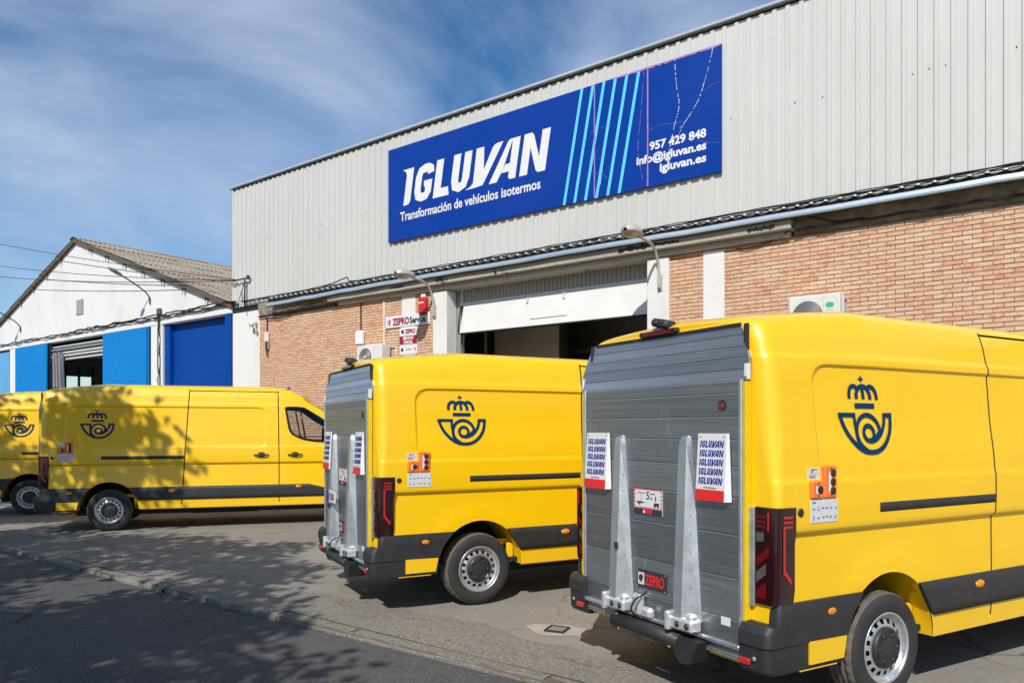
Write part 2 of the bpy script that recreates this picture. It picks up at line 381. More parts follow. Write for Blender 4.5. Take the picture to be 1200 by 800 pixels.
def smooth_path(pts, k=4):
    out = []; P = [Vector(p) for p in pts]; n = len(P)
    for i in range(n-1):
        p0, p1, p2, p3 = P[max(i-1, 0)], P[i], P[i+1], P[min(i+2, n-1)]
        for j in range(k):
            t = j/k
            out.append(.5*((2*p1)+(p2-p0)*t+(2*p0-5*p1+4*p2-p3)*t*t+(3*p1-p0-3*p2+p3)*t**3))
    out.append(P[-1]); return out
# block italic capitals of the company name, unit height
def igluvan(fn, h, mat, mb, d, width=1., shear=.17):
    TOT = 5.02; sx = width/(TOT*h)
    def F(p, dd): return fn(((p[0]+p[1]*shear)*h*sx, p[1]*h), dd)
    def put(pts, o, e=0): mb.poly([F((x+o, y), d+e) for x, y in pts], mat)
    o = .10
    put([(-.17, 1), (.25, 1), (.25, .10), (.20, .02), (.10, 0), (0, 0), (0, .84), (-.05, .93)], o); o += .36
    g = [(.56, .72), (.54, .84), (.44, .885), (.32, .885), (.18, .84), (.125, .68), (.125, .32), (.18, .16), (.32, .115), (.46, .14), (.52, .24), (.52, .42)]
    stroke(mb, [(x+o, y) for x, y in g], .235, F, d, mat); put([(.36, .38), (.637, .38), (.637, .55), (.33, .55)], o, .0006); o += .74
    put([(0, 1), (.25, 1), (.25, .23), (.51, .23), (.57, 0), (0, 0)], o); o += .60
    u = [(.125, 1.0), (.125, .34), (.17, .17), (.31, .12), (.45, .17), (.50, .34), (.50, 1.0)]
    stroke(mb, [(x+o, y) for x, y in u], .245, F, d, mat); o += .76
    put([(0, 1), (.25, 1), (.33, .42), (.35, .02), (.06, .0), (-.22, 0), (-.05, .06), (.02, .14)], o); put([(.33, .42), (.54, .92), (.60, .98), (.70, 1), (.86, 1), (.40, .1), (.35, .02)], o, .0006); o += .56
    put([(.0, 0), (.25, 0), (.40, .28), (.60, 1.0), (.52, 1.0), (.46, .96)], o); put([(.58, 1.0), (.83, 1.0), (.83, .0), (.66, 0), (.60, .06), (.60, .88)], o, .0006); put([(.36, .2), (.64, .2), (.64, .40), (.46, .40)], o, .0003); o += .95
    put([(0, 0), (.235, 0), (.235, .94), (.19, 1), (0, 1)], o); put([(.08, 1), (.22, 1), (.29, .94), (.66, .06), (.62, 0), (.55, 0), (.48, .06)], o, .0006); put([(.53, 0), (.58, 0), (.765, .0), (.765, 1), (.53, 1)], o, .0003)

# ------------------------------------------------------------------ ground
g = MB(); g.poly([(-400, -400, -.09), (400, -400, -.09), (400, 400, -.09), (-400, 400, -.09)], 'soil'); struct(g.build('ground'))
KY = 4.23                                             # street side of the kerb
g = MB(); xs = np.arange(-90, 60.1, 1.5)
P = [[(x, y, -.035-.012*max(0, (y-2)/2.2)+.008*math.sin(x*.7+y)) for y in (-1.5, -1, 1, 2.4, 3.4, KY+.06)] for x in xs]; g.grid(P, 'asphalt', True, True); struct(g.build('road', recalc=False))
g = MB(); P = [[(x, y, .0+.004*math.sin(x*1.3+y*2)) for y in (4.36, 5, 6, 8, 10, 12.7)] for x in np.arange(-70, 50.1, 1)]; g.grid(P, 'apron_concrete', True, True); struct(g.build('apron', recalc=False))
# worn rough strip along the kerb, with a ragged inner edge, laid over the apron
g = MB(); xs = np.arange(-60, 40, .25); r = random.Random(3); e = 0; ed = []
for x in xs: e = .8*e+r.uniform(-.12, .12); ed.append(4.98+e+.12*math.sin(x*.9))
P = [[(x, y, .009+.004*math.sin(x*1.3+y*2)+r.uniform(-.002, .002)) for y in (4.37, 4.6, ed[i])] for i, x in enumerate(xs)]; g.grid(P, 'verge_rough', True, True); struct(g.build('verge', recalc=False))
kerb = empty('kerb'); struct(kerb); r = random.Random(5)
kmesh = []
for q in range(5):
    m = MB(); L = .993; y1 = .16
    jit = lambda a: r.uniform(-a, a)
    n = 7; P = []
    for i in range(n):
        x = L*i/(n-1); a = jit(.010); b = jit(.012)
        P.append([(x, 0+a, -.10), (x, .004+a, -.022+jit(.005)), (x, .028+b, -.002+jit(.006)), (x, .10, .004+jit(.005)), (x, y1+jit(.008), .004), (x, y1, -.10)])
    m.grid(P, 'kerb_concrete', False, True); me = m.mesh('kerb_stone'); m.recalc(me); kmesh.append(me)
for i in range(44):
    o = link('kerb_stone', kmesh[i % 5], kerb, (-34+i*1.0+r.uniform(-.006, .006), KY+r.uniform(-.008, .008), r.uniform(-.006, .004))); o.rotation_euler = (r.uniform(-.02, .02), r.uniform(-.006, .006), r.uniform(-.008, .008))
g = MB(); g.box((-34, KY+.012, -.12), (10, KY+.15, -.004), 'soil'); g.build('mortar_joint', kerb)
g = MB(); r = random.Random(77)
for i in range(900):
    x = r.uniform(-16, 3); y = KY+r.choice((-.05, .25, .45))+r.gauss(0, .12); z = -.046 if y < KY else .012
    if KY-.02 < y < KY+.15: continue
    q = r.uniform(.004, .013); a = r.uniform(0, 3); c_, s_ = math.cos(a)*q, math.sin(a)*q
    b_ = g.add([(x-c_, y-s_, z), (x+s_*.7, y-c_*.7, z), (x+c_, y+s_, z), (x-s_*.7, y+c_*.7, z), (x, y, z+q*.7)])
    for e in range(4): g.face([b_+e, b_+(e+1) % 4, b_+4], ('verge_rough', 'kerb_concrete', 'bark')[i % 3])
o = g.build('kerb_grit', recalc=False); o['kind'] = 'stuff'; o['label'] = 'scattered grit and leaf bits along the kerb'; o['category'] = 'grit'
g = MB(); g.box((-90, -9, -.2), (60, -1.3, .08), 'pavement', bev=.02); struct(g.build('pavement'))

# small square access cover in the apron
c = empty('access_cover', (-3.651, 5.373, -.004), .25); c.scale = (.8, .8, 1); tag(c, 'small square metal access cover in a pale concrete patch on the apron', 'manhole cover')
m = MB(); r = random.Random(2); m.poly([(math.cos(t)*(.34+r.uniform(-.05, .05)), math.sin(t)*(.24+r.uniform(-.04, .04)), .0065) for t in np.linspace(0, 2*math.pi, 18)[:-1]], 'patch_concrete'); m.build('concrete_patch', c)
m = MB()
for a in ((-.11, -.11, .11, -.09), (-.11, .09, .11, .11), (-.11, -.09, -.09, .09), (.09, -.09, .11, .09)): m.box((a[0], a[1], .0), (a[2], a[3], .022), 'dark_metal')
m.build('frame', c); m = MB(); m.box((-.088, -.088, 0), (.088, .088, .017), 'pavement', bev=.004); m.build('lid', c)

# ------------------------------------------------------------------ warehouse
D = 12.4; SL, SR = -19.6, 14.0
wh = empty('warehouse', (0, 0, 0)); tag(wh, 'large warehouse with pale grey ribbed metal upper front over brick', 'building')
PITCH = .211
m = MB(); p = PITCH                                   # one ribbed bay: narrow crest, wide pan
prof = [(0, 0), (.004, -.024), (.070, -.024), (.074, 0), (p, 0)]
for i in range(len(prof)-1):
    (x0, y0), (x1, y1) = prof[i], prof[i+1]; m.poly([(x0, y0, 5.16), (x1, y1, 5.16), (x1, y1, 8.50), (x0, y0, 8.50)], 'cladding')
pm = m.mesh('cladding_panel')
i = 0; x = SL; r = random.Random(4)
while x < SR-.2:
    o = link('cladding_panel', pm, wh, (x, D-.012+r.uniform(-.0015, .0015), 0)); x += PITCH
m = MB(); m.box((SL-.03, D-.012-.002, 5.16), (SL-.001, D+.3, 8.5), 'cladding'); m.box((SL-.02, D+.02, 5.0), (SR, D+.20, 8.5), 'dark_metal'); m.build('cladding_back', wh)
m = MB(); m.box((SL-.08, D-.10, 8.545), (SR, D+.35, 8.60), 'cap_metal', bev=.008); m.build('roof_capping', wh)
m = MB(); m.box((SL-.01, D+.001, 8.49), (SR, D+.2, 8.544), 'black_rubber'); m.build('gap_shade_strip', wh)  # black strip paints the shaded gap between cladding and capping
m = MB(); r = random.Random(8)
for i in range(34):
    s = SL+.14+PITCH*r.randint(0, 90)
    for z in [6.9+r.uniform(-.02, .02)]: m.box((s, D-.022, z), (s+.014, D-.011, z+.014), 'dark_metal')
m.build('cladding_screws', wh)['kind'] = 'stuff'
# shell: side walls, roof, back
m = MB(); m.box((SL, D+.28, 0), (SL+.25, 32, 8.4), 'white_wall'); m.box((SR-.25, D, 0), (SR, 32, 8.4), 'white_wall'); m.box((SL, 31.8, 0), (SR, 32, 8.4), 'white_wall'); m.box((SL, D+.2, 8.36), (SR, 32, 8.46), 'grey_metal'); m.build('shell', wh)
# brick panels
BP, BH = .246, .0663
bw = empty('brick_wall', parent=wh)
mm = MB(); mm.box((0, 0, 0), (BP-.011, .09, BH-.0125), 'brick_single', bev=.0025); bsingle = mm.mesh('brick')
r = random.Random(11); jo = MB(); n_single = 0; cand = []
for (a, b, top) in ((-18.31, -12.754, 4.80), (-12.313, -11.74, 4.80), (-6.018, -5.395, 4.90), (-5.013, 13.7, 4.80)):
    m = MB(); m.box((a, D+.008, 0), (b, D+.28, top), 'mortar'); m.build('mortar_bed', bw)
    for row in range(int(top/BH)):
        z = row*BH; x = a-(BP/2 if row % 2 else 0)-BP*.3
        while x < b:
            x0, x1 = max(x, a), min(x+BP-.011, b)
            if x1-x0 > .03: cand.append((x0, x1, z, x0 == x and x1 == x+BP-.011))
            x += BP
full = [c for c in cand if c[3] and -4.6 < c[0] < -.75 and c[2] > 2.9]
full.sort(key=lambda c: -(c[2]*.6+c[0])); pick = set((c[0], c[2]) for c in full[:300])
for (x0, x1, z, fl) in cand:
    dy = r.uniform(-.003, .003); dz = r.uniform(-.0015, .0015)
    if fl and (x0, z) in pick:
        o = link('brick', bsingle, bw, (x0, D+dy, z+dz)); o.rotation_euler = (r.uniform(-.006, .006), r.uniform(-.004, .004), r.uniform(-.008, .008)); n_single += 1
    else: jo.box((x0, D+dy, z+dz), (x1, D+.05, z+dz+BH-.0125), 'brick_joined')
o = jo.build('bricks', bw); o['kind'] = 'stuff'
# white piers and pilasters
for (a, b, y0, y1, z) in ((SL, -18.31, D-.02, D+.28, 5.0), (-12.754, -12.313, D-.015, D+.28, 4.80), (-11.737, -11.318, D-.05, D+.279, 4.76), (-6.446, -6.018, D-.05, D+.279, 4.76), (-5.395, -5.013, D-.02, D+.28, 4.76)):
    m = MB(); m.box((a+.001, y0, 0), (b-.001, y1, z), 'white_wall', bev=.012); m.build('pilaster', wh)
# lintel beam over the door bays, rough rendered band either side
m = MB(); m.box((-15.2, D-.20, 4.87), (-3.85, D+.3, 5.07), 'concrete_beam', bev=.015); m.box((-14.9, D-.10, 4.772), (-3.9, D+.3, 4.868), 'concrete_beam', bev=.01); m.build('lintel_beam', wh)
rr_ = random.Random(15)
for a, b, z0, z1 in ((-6.95, -6.30, 4.905, 5.03), (-6.28, -5.75, 4.93, 5.00), (-4.55, -4.10, 4.90, 4.99), (-12.9, -12.5, 4.92, 4.99), (-9.85, -9.79, 4.88, 4.96)):
    m = MB(); n = 16; up = []; dn = []
    for i in range(n): x = a+(b-a)*i/(n-1); up.append((x, z1-rr_.uniform(0, .4)*(z1-z0))); dn.append((x, z0+rr_.uniform(0, .35)*(z1-z0)))
    for i in range(n-1): m.poly([(x, D-.2035, z) for x, z in (dn[i], dn[i+1], up[i+1], up[i])], 'dark_metal')
    m.build('peeled_patch', wh)
def rough_band(a, b, z0, z1):
    m = MB(); r = random.Random(int(a*10)); xs = np.arange(a, b+.01, .12); P = []
    for x in xs:
        P.append([(x, D-.02-.04*q+r.uniform(-.014, .014), z0+(z1-z0)*q+(.0 if 0 < q < 1 else 0)) for q in (0, .2, .4, .6, .8, 1)])
    m.grid(P, 'old_render', True, True); m.box((a, D+.0, z0+.001), (b, D+.29, z1), 'old_render'); m.build('render_band', wh, recalc=False)
rough_band(-18.31, -15.2, 4.80, 5.16); rough_band(-3.849, 13.7, 4.80, 5.16)
# eave: short corrugated sheet with a drip gutter along it
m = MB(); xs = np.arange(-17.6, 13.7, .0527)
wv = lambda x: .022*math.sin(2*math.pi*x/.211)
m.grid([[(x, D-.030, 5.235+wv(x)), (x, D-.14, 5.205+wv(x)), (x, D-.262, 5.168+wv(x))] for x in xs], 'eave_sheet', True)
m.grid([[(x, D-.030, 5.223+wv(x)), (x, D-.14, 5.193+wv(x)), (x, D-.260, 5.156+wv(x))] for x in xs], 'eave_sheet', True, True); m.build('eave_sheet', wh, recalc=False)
m = MB(); xs = np.arange(-17.6, 13.71, .5); r = random.Random(9)
P = []
for x in xs:
    j = r.uniform(-.008, .008)+.05*max(0, (-13-x)/5)*-1
    P.append([(x, D-.225, 5.036+j), (x, D-.255, 5.026+j), (x, D-.275, 5.031+j), (x, D-.282, 5.06+j), (x, D-.270, 5.118+j), (x, D-.225, 5.125+j)])
m.grid(P, 'gutter_metal', False); P2 = [[(x, D-.20, 5.016+(q[1][2]-5.026)), (x, D-.276, 5.012+(q[1][2]-5.026)), (x, D-.279, 5.030+(q[1][2]-5.026))] for x, q in zip(xs, P)]; m.grid(P2, 'dark_metal', False); m.grid([[(x, D-.226, 5.10), (x, D-.222, 5.185)] for x in xs], 'dark_metal', False)  # last grid: dark strip added to block sun leaking in above the gutter
m.build('gutter', wh)
m = MB()
for i, x in enumerate(np.arange(-17.5, 13.5, .211)):
    if i % 1 == 0: m.lathe([(.034, 0), (.031, .014), (.018, .026), (.001, .028)], (x+.05, D-.232, 5.190), 'z', 'light_metal', 8)
m.build('crest_glints', wh)['kind'] = 'stuff'  # pale caps stand for the sunlit highlights on the sheet crests
# cable bundle lying on the eave, and runs under it: each run a part
def sag(a, b, n, s, jig=0, seed=1):
    r = random.Random(seed); a = Vector(a); b = Vector(b)
    return [a.lerp(b, i/n)+Vector((0, r.uniform(-jig, jig), -4*s*(i/n)*(1-i/n)+r.uniform(-jig, jig))) for i in range(n+1)]
for q in range(4):
    m = MB(); m.tube(sag((-19.0, D-.06-.03*q, 5.255+.010*q), (13, D-.06-.03*q, 5.255+.010*q), 140, .0, .008, q), .009, 'cable', 6); m.build('cable_run', wh)
m = MB(); m.tube(sag((-3.8, D-.10, 4.86), (12, D-.10, 4.855), 70, 0, .012, 31), .022, 'cable', 6); m.build('cable_run', wh)
m = MB(); m.tube(sag((-18.3, D-.07, 4.80), (-14.3, D-.07, 4.86), 30, .03, .01, 33), .017, 'cable', 6); m.build('cable_run', wh)
m = MB(); m.tube([(-14.13, D-.06, 5.0), (-14.13, D-.04, 4.8), (-14.13, D-.03, 4.06)], .013, 'cable', 6); m.build('cable_run', wh)
m = MB(); m.tube(smooth_path([(-3.8, D-.26, 5.04), (-3.75, D-.2, 5.0), (-3.9, D-.12, 4.86), (-4.2, D-.05, 4.76), (-4.6, D-.04, 4.70), (-4.8, D-.03, 4.72)]), .009, 'cable', 6); m.build('cable_run', wh)
m = MB(); m.tube(smooth_path([(-3.7, D-.26, 5.04), (-3.45, D-.12, 4.98), (-3.2, D-.10, 4.90), (-2.8, D-.10, 4.89)]), .012, 'cable', 6); m.build('cable_run', wh)
m = MB(); m.tube(smooth_path([(-18.0, D-.05, 4.72), (-17.4, D-.04, 4.66), (-16.9, D-.05, 4.74), (-16.3, D-.07, 4.82)]), .012, 'cable', 6); m.build('cable_run', wh)
m = MB(); m.tube(smooth_path([(-16.9, D-.2, 5.24), (-15.2, D-.2, 5.29), (-14.6, D-.22, 5.36), (-14.4, D-.22, 5.38), (-14.3, D-.22, 5.28), (-13.6, D-.2, 5.25)]), .014, 'cable', 6); m.build('cable_run', wh)
# conduit
m = MB(); m.tube([(-13.33, D-.02, 4.76), (-13.33, D-.02, 3.55), (-13.1, D-.02, 3.55)], .016, 'pvc_white', 8); m.build('conduit', wh)
m = MB(); m.tube([(-13.3, D-.02, 3.62), (-12.93, D-.02, 3.62), (-12.93, D-.02, 3.2)], .016, 'pvc_white', 8); m.build('conduit', wh)
# doorway: reveal, header, up-and-over leaf, interior
dw = empty('doorway', parent=wh)
m = MB()
m.box((-11.318, D+.28, 0), (-11.20, D+.42, 4.772), 'grey_metal', bev=.01); m.build('door_frame', dw); m = MB(); m.box((-6.50, D+.28, 0), (-6.40, D+.42, 4.772), 'grey_metal', bev=.01); m.build('door_frame', dw)
m = MB(); m.box((-11.199, D+.30, 4.50), (-6.501, D+.36, 4.771), 'grey_slats'); m.build('door_header', dw)
m = MB(); m.box((-11.199, D+.26, 4.435), (-6.501, D+.37, 4.498), 'light_metal', bev=.008); m.box((-11.199, D+.275, 4.499), (-11.12, D+.299, 4.772), 'light_metal'); m.build('door_rail', dw)
T = Matrix.Translation((0, D+.30, 4.43)) @ Matrix.Rotation(math.radians(-13), 4, 'X')
m = MB(); m.box((-11.10, -.03, -.64), (-6.503, .03, -.002), 'door_white', T, bev=.006); m.build('door_leaf', dw)
m = MB(); m.box((-11.10, -.034, -.66), (-6.503, .034, -.643), 'black_rubber', T); m.build('door_seal', dw)
m = MB(); m.box((-9.2, -.040, -.50), (-8.3, -.031, -.488), 'grey_metal', T); m.build('pull_slot', dw)
for x in (-9.35, -8.45):
    m = MB(); m.box((x, -.06, -.14), (x+.05, -.031, -.02), 'light_metal', T, bev=.004); m.build('leaf_bracket', dw)
m = MB(); m.tube([(-11.15, D+.25, 4.42), (-11.10, D+.12, 4.15), (-11.12, D+.12, 3.8)], .018, 'dark_metal', 6); m.build('door_arm', dw)
IX0, IX1, IY = -15.5, -3.5, 22.
m = MB()
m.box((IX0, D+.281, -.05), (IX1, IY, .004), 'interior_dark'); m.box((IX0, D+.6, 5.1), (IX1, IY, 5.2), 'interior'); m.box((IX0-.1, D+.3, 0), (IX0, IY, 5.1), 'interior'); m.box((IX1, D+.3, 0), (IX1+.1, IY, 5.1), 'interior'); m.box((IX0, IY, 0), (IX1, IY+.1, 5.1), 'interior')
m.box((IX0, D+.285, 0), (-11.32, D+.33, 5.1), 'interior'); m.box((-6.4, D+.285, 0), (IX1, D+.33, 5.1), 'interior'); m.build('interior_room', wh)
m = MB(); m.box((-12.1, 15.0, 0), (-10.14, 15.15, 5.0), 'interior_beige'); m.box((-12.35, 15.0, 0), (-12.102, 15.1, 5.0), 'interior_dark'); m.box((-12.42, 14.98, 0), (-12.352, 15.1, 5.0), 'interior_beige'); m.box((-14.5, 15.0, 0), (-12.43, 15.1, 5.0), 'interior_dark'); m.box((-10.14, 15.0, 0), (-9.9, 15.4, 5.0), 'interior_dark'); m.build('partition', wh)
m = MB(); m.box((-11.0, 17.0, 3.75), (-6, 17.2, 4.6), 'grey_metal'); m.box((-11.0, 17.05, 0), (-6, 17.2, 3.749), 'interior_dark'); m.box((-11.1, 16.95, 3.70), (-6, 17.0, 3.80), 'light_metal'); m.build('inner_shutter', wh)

# ------------------------------------------------------------------ billboard
bb = empty('billboard_sign', (-13.12, D-.085, 6.04)); tag(bb, 'long blue company billboard with white lettering and cyan stripes on the cladding', 'billboard')
SW, SH = 8.09, 2.155
def bf(p, d): return (p[0], -.003-d, p[1])
m = MB(); m.box((0, 0, .0), (SW, .03, SH), 'sign_blue', bev=.006); m.build('panel', bb)
m = MB(); igluvan(lambda p, d: bf((.42+p[0], .775+p[1]), d), .815, 'sign_white', m, .003, width=4.2); m.build('lettering', bb)
m = MB(); text_polys('Transformación de vehículos isotermos', .285, lambda p, d: bf((.405+p[0], .44+p[1]), d), 'sign_white', m, .006, depth=.003, width=3.95); m.build('lettering', bb)
for y, t, tw in ((.655, '957 429 848', 1.07), (.445, 'info@igluvan.es', 1.33), (.235, 'igluvan.es', .87)):
    m = MB(); text_polys(t, .20, lambda p, d: bf((7.82-tw+p[0], y+p[1]), d), 'sign_white', m, .007, depth=.003, width=tw); m.build('lettering', bb)
for i in range(6):
    x = 4.885+i*.2425
    m = MB(); m.poly([bf(q, .0025) for q in ((x, .008), (x+.062, .008), (x+.062+.41, SH-.008), (x+.41, SH-.008))], 'sign_cyan'); m.build('stripe', bb)
r = random.Random(12)
def crack(pts, wd, mat, jit=.02, gap=.25):
    m = MB(); pts = [(min(8.05, p[0]+.22), p[1]) for p in pts]; pts = smooth_path([(*p, 0) for p in pts], 12)
    for a, b in zip(pts[:-1], pts[1:]):
        if r.random() < gap: continue
        a2 = (a.x+r.uniform(-jit, jit)*.3, a.y); ww = wd*r.uniform(.25, .8); t = (b-a).normalized(); nx, ny = -t.y*ww, t.x*ww
        m.poly([bf((a2[0]-nx, a2[1]-ny), .0045), bf((b.x-nx, b.y-ny), .0045), bf((b.x+nx, b.y+ny), .0045), bf((a2[0]+nx, a2[1]+ny), .0045)], mat)
    m.build('vinyl_crack', bb, recalc=False)['kind'] = 'stuff'
crack([(7.02, 2.13), (7.05, 1.7), (7.10, 1.3), (7.02, 1.0), (6.92, .6), (6.9, .3)], .010, 'sign_crack'); crack([(7.72, 2.13), (7.62, 1.75), (7.45, 1.3), (7.20, .98), (7.1, .9)], .009, 'sign_crack')
crack([(7.2, .98), (7.05, .7), (6.95, .25)], .005, 'sign_crack'); crack([(7.55, 1.45), (7.8, 1.52), (8.05, 1.5)], .004, 'sign_seam', .02, .1); crack([(7.2, 1.0), (6.8, 1.05), (6.5, 1.02)], .004, 'sign_seam', .02, .1); crack([(7.3, .7), (7.6, .55), (8.0, .5)], .004, 'sign_seam', .02, .2)
crack([(6.42, 2.1), (6.35, 1.3), (6.30, .7), (6.40, .15)], .006, 'sign_seam', .02, .2); crack([(5.85, 2.1), (5.7, 1.4), (5.6, .8), (5.5, .2)], .006, 'sign_crack', .02, .45); crack([(5.2, 1.25), (5.5, 1.3), (5.75, 1.28)], .005, 'sign_seam', .02, .1); crack([(5.2, .5), (5.5, .45), (5.7, .3)], .005, 'sign_seam', .02, .3)
for x, wd, z0 in ((6.70, .028, .02), (5.59, .026, .02)):
    m = MB(); m.poly([bf(q, .006) for q in ((x, z0), (x+wd, z0), (x+wd, SH-.01), (x, SH-.01))], 'sign_seam'); m.build('panel_seam', bb)
m = MB(); x = 6.0
for i in range(34): m.box((6.0+i*.061, -.006, SH-.022-r.uniform(0, .02)), (6.0+i*.061+.06, -.0031, SH-.001), 'sign_seam')
m.build('peeled_edge', bb)

# ------------------------------------------------------------------ wall-mounted things on the warehouse
def wall_lamp(x, zb, zt, out, zh, label):
    o = empty('wall_lamp', (x, D-.05, zb)); tag(o, label, 'wall lamp', 'street lamps fixed to the warehouse wall')
    m = MB(); m.box((-.05, -.02, -.06), (.05, .002, .24), 'lamp_body', bev=.008); m.build('wall_plate', o)
    m = MB(); hz = zh-zb
    m.tube(smooth_path([(0, -.045, -.02), (0, -.05, .25), (0, -.09, hz-.32), (0, -.22, hz-.12), (0, -.42, hz-.04), (0, -out+.15, hz-.01)], 5), .026, 'lamp_body', 10); m.build('arm', o)
    m = MB(); P = []
    for t, rx, rz in ((0, .035, .03), (.06, .06, .05), (.14, .10, .085), (.24, .125, .11), (.34, .12, .11), (.42, .09, .085), (.47, .03, .03)):
        rx, rz = rx*1.25, rz*1.25; P.append([(rx*math.cos(a), -out+.22-t*1.15, hz+.005+(rz*math.sin(a) if math.sin(a) > 0 else rz*.35*math.sin(a))) for a in np.linspace(0, 2*math.pi, 17)])
    m.grid(P, 'lamp_body', True); m.build('housing', o)
    m = MB(); P = []
    for t, s_ in ((0, .02), (.03, .6), (.08, .9), (.14, 1), (.20, .95), (.25, .7), (.28, .02)):
        P.append([(.130*s_*math.cos(a), -out+.050-t*1.12, hz-.020-.075*s_*max(0, -math.sin(a))) for a in np.linspace(math.pi, 2*math.pi, 9)])
    m.grid(P, 'lamp_glass', True); m.build('lens', o); return o
wall_lamp(-6.18, 4.22, 4.9, .95, 4.99, 'curved grey street lamp on the white pillar with brick to its right')
wall_lamp(-11.66, 4.22, 4.7, .88, 4.97, 'curved grey street lamp on the pillar beside the red alarm box')
o = empty('alarm_siren', (-12.02, D-.002, 4.31)); tag(o, 'red box alarm siren high on the brick wall', 'alarm')
m = MB(); m.box((-.115, -.11, 0), (.115, 0, .35), 'alarm_red', bev=.02); m.build('housing', o)
m = MB(); m.box((-.07, -.07, .351), (.07, -.01, .44), 'pvc_white', bev=.015); m.build('sensor', o)
m = MB(); m.box((-.09, -.113, .22), (.07, -.1101, .25), 'card_white'); m.build('sticker', o)
m = MB(); m.box((-.10, -.10, -.03), (.10, -.01, -.001), 'black_plastic', bev=.008); m.build('base', o)
def flatsign(name, x0, x1, z0, z1, label, cat):
    o = empty(name, (x0, D-.03, z0)); tag(o, label, cat); m = MB(); m.box((0, 0, 0), (x1-x0, .022, z1-z0), 'card_white', bev=.004); m.build('panel', o); return o, x1-x0, z1-z0
fl = lambda p, d: (p[0], -.002-d, p[1])
o, W_, H_ = flatsign('service_sign', -13.27, -11.84, 4.07, 4.345, 'long white sign lettered ZEPRO Service on the brick wall', 'sign')
m = MB(); text_polys('ZEPRO', .215, lambda p, d: fl((.25+p[0], .055+p[1]), d), 'zepro_red', m, .010, sx=.80, depth=.001); m.build('lettering', o)
m = MB(); text_polys('Service', .20, lambda p, d: fl((.80+p[0], .060+p[1]), d), 'print_black', m, .008, sx=.86, depth=.001); m.build('lettering', o)
m = MB(); m.poly([fl(q, .001) for q in ((.07, .06), (.17, .06), (.18, .20), (.10, .21), (.06, .16))], 'sign_grey'); m.poly([fl(q, .002) for q in ((.12, .08), (.165, .08), (.17, .18), (.14, .19))], 'zepro_red'); m.build('badge', o)
o, W_, H_ = flatsign('dealer_sign', -12.80, -12.235, 3.42, 4.045, 'small upright white and red ZEPRO sign below the long sign', 'sign')
m = MB(); m.poly([fl(q, .001) for q in ((.0, .235), (W_, .235), (W_, .43), (0, .43))], 'zepro_red'); m.build('red_band', o)
m = MB(); text_polys('ZEPRO', .13, lambda p, d: fl((.19+p[0], .485+p[1]), d), 'zepro_red', m, .006, sx=.8, depth=.001); m.build('lettering', o)
m = MB(); text_polys('SERVICIO', .095, lambda p, d: fl((W_/2+p[0], .345+p[1]), d), 'card_white', m, .005, align='CENTER', sx=.85, depth=.002); m.build('lettering', o); m = MB(); text_polys('OFICIAL', .095, lambda p, d: fl((W_/2+p[0], .25+p[1]), d), 'card_white', m, .005, align='CENTER', sx=.85, depth=.002); m.build('lettering', o)
m = MB(); m.poly([fl((.10+.05*math.cos(t), .53+.05*math.sin(t)), .001) for t in np.linspace(0, 2*math.pi, 7)[:-1]], 'print_black'); m.build('badge', o)
m = MB(); m.poly([fl((.085+.04*math.cos(t), .115+.045*math.sin(t)), .001) for t in np.linspace(0, 2*math.pi, 17)[:-1]], 'print_black'); m.build('badge', o); m = MB(); m.poly([fl(q, .001) for q in ((.20, .10), (.38, .10), (.38, .14), (.20, .14))], 'sign_grey'); m.poly([fl(q, .001) for q in ((.46, .13), (.53, .08), (.53, .11), (.47, .15))], 'print_black'); m.build('badge', o)
o, W_, H_ = flatsign('notice_plate', -12.78, -12.26, 3.05, 3.39, 'white notice plate with red edge under the dealer sign', 'sign')
m = MB(); m.poly([fl(q, .001) for q in ((.01, .29), (W_-.01, .29), (W_-.01, .33), (.01, .33))], 'zepro_red'); m.build('red_band', o)
def ac_unit(x, z, wd, ht, dp, label, fan, side):
    o = empty('air_conditioner', (x, D-.05, z)); tag(o, label, 'air conditioner')
    m = MB(); m.box((0, -dp, 0), (wd, 0, ht), 'ac_white', bev=.015); m.build('casing', o)
    cx, cz, rr = fan
    m = MB(); m.lathe([(.001, -.002), (rr, -.002)], (cx, -dp-.001, cz), 'y', 'print_black', 40); m.build('fan_recess', o)
    for q in range(7):
        m = MB(); R = rr*(q+1.2)/8
        m.lathe([(R-.009, -.006), (R-.009, -.016), (R+.009, -.016), (R+.009, -.006), (R-.009, -.006)], (cx, -dp-.001, cz), 'y', 'grey_metal', 40); m.build('grille_ring', o)
    m = MB(); m.lathe([(.001, -.024), (rr*.16, -.022), (rr*.18, -.003)], (cx, -dp-.001, cz), 'y', 'ac_white', 20); m.build('fan_hub', o)
    m = MB(); m.box((wd*.69, -dp-.004, ht*.04), (wd*.695, -dp+.01, ht*.96), 'sign_grey'); m.build('panel_joint', o)
    m = MB()
    if side:
        m.lathe([(.001, 0), (.05, 0)], (0, 0, 0), 'y', 'green_print', 20); m.v = [(a*1.25+wd*.81, b-dp-.004, c_*.8+ht*.72) for a, b, c_ in m.v]
        m.box((wd*.74, -dp-.003, ht*.585), (wd*.88, -dp-.0005, ht*.60), 'sign_grey'); m.build('badge', o)
    for xx in (.12, wd-.16):
        m = MB(); m.box((xx, -dp-.02, -.045), (xx+.04, .05, -.001), 'light_metal'); m.box((xx+.005, .0, -.35), (xx+.035, .048, -.046), 'light_metal'); m.build('wall_bracket', o)
    return o
o = ac_unit(-3.835, 3.16, .76, .60, .30, 'white air conditioner with round fan grille and green badge on right brick wall', (.285, .29, .225), True)
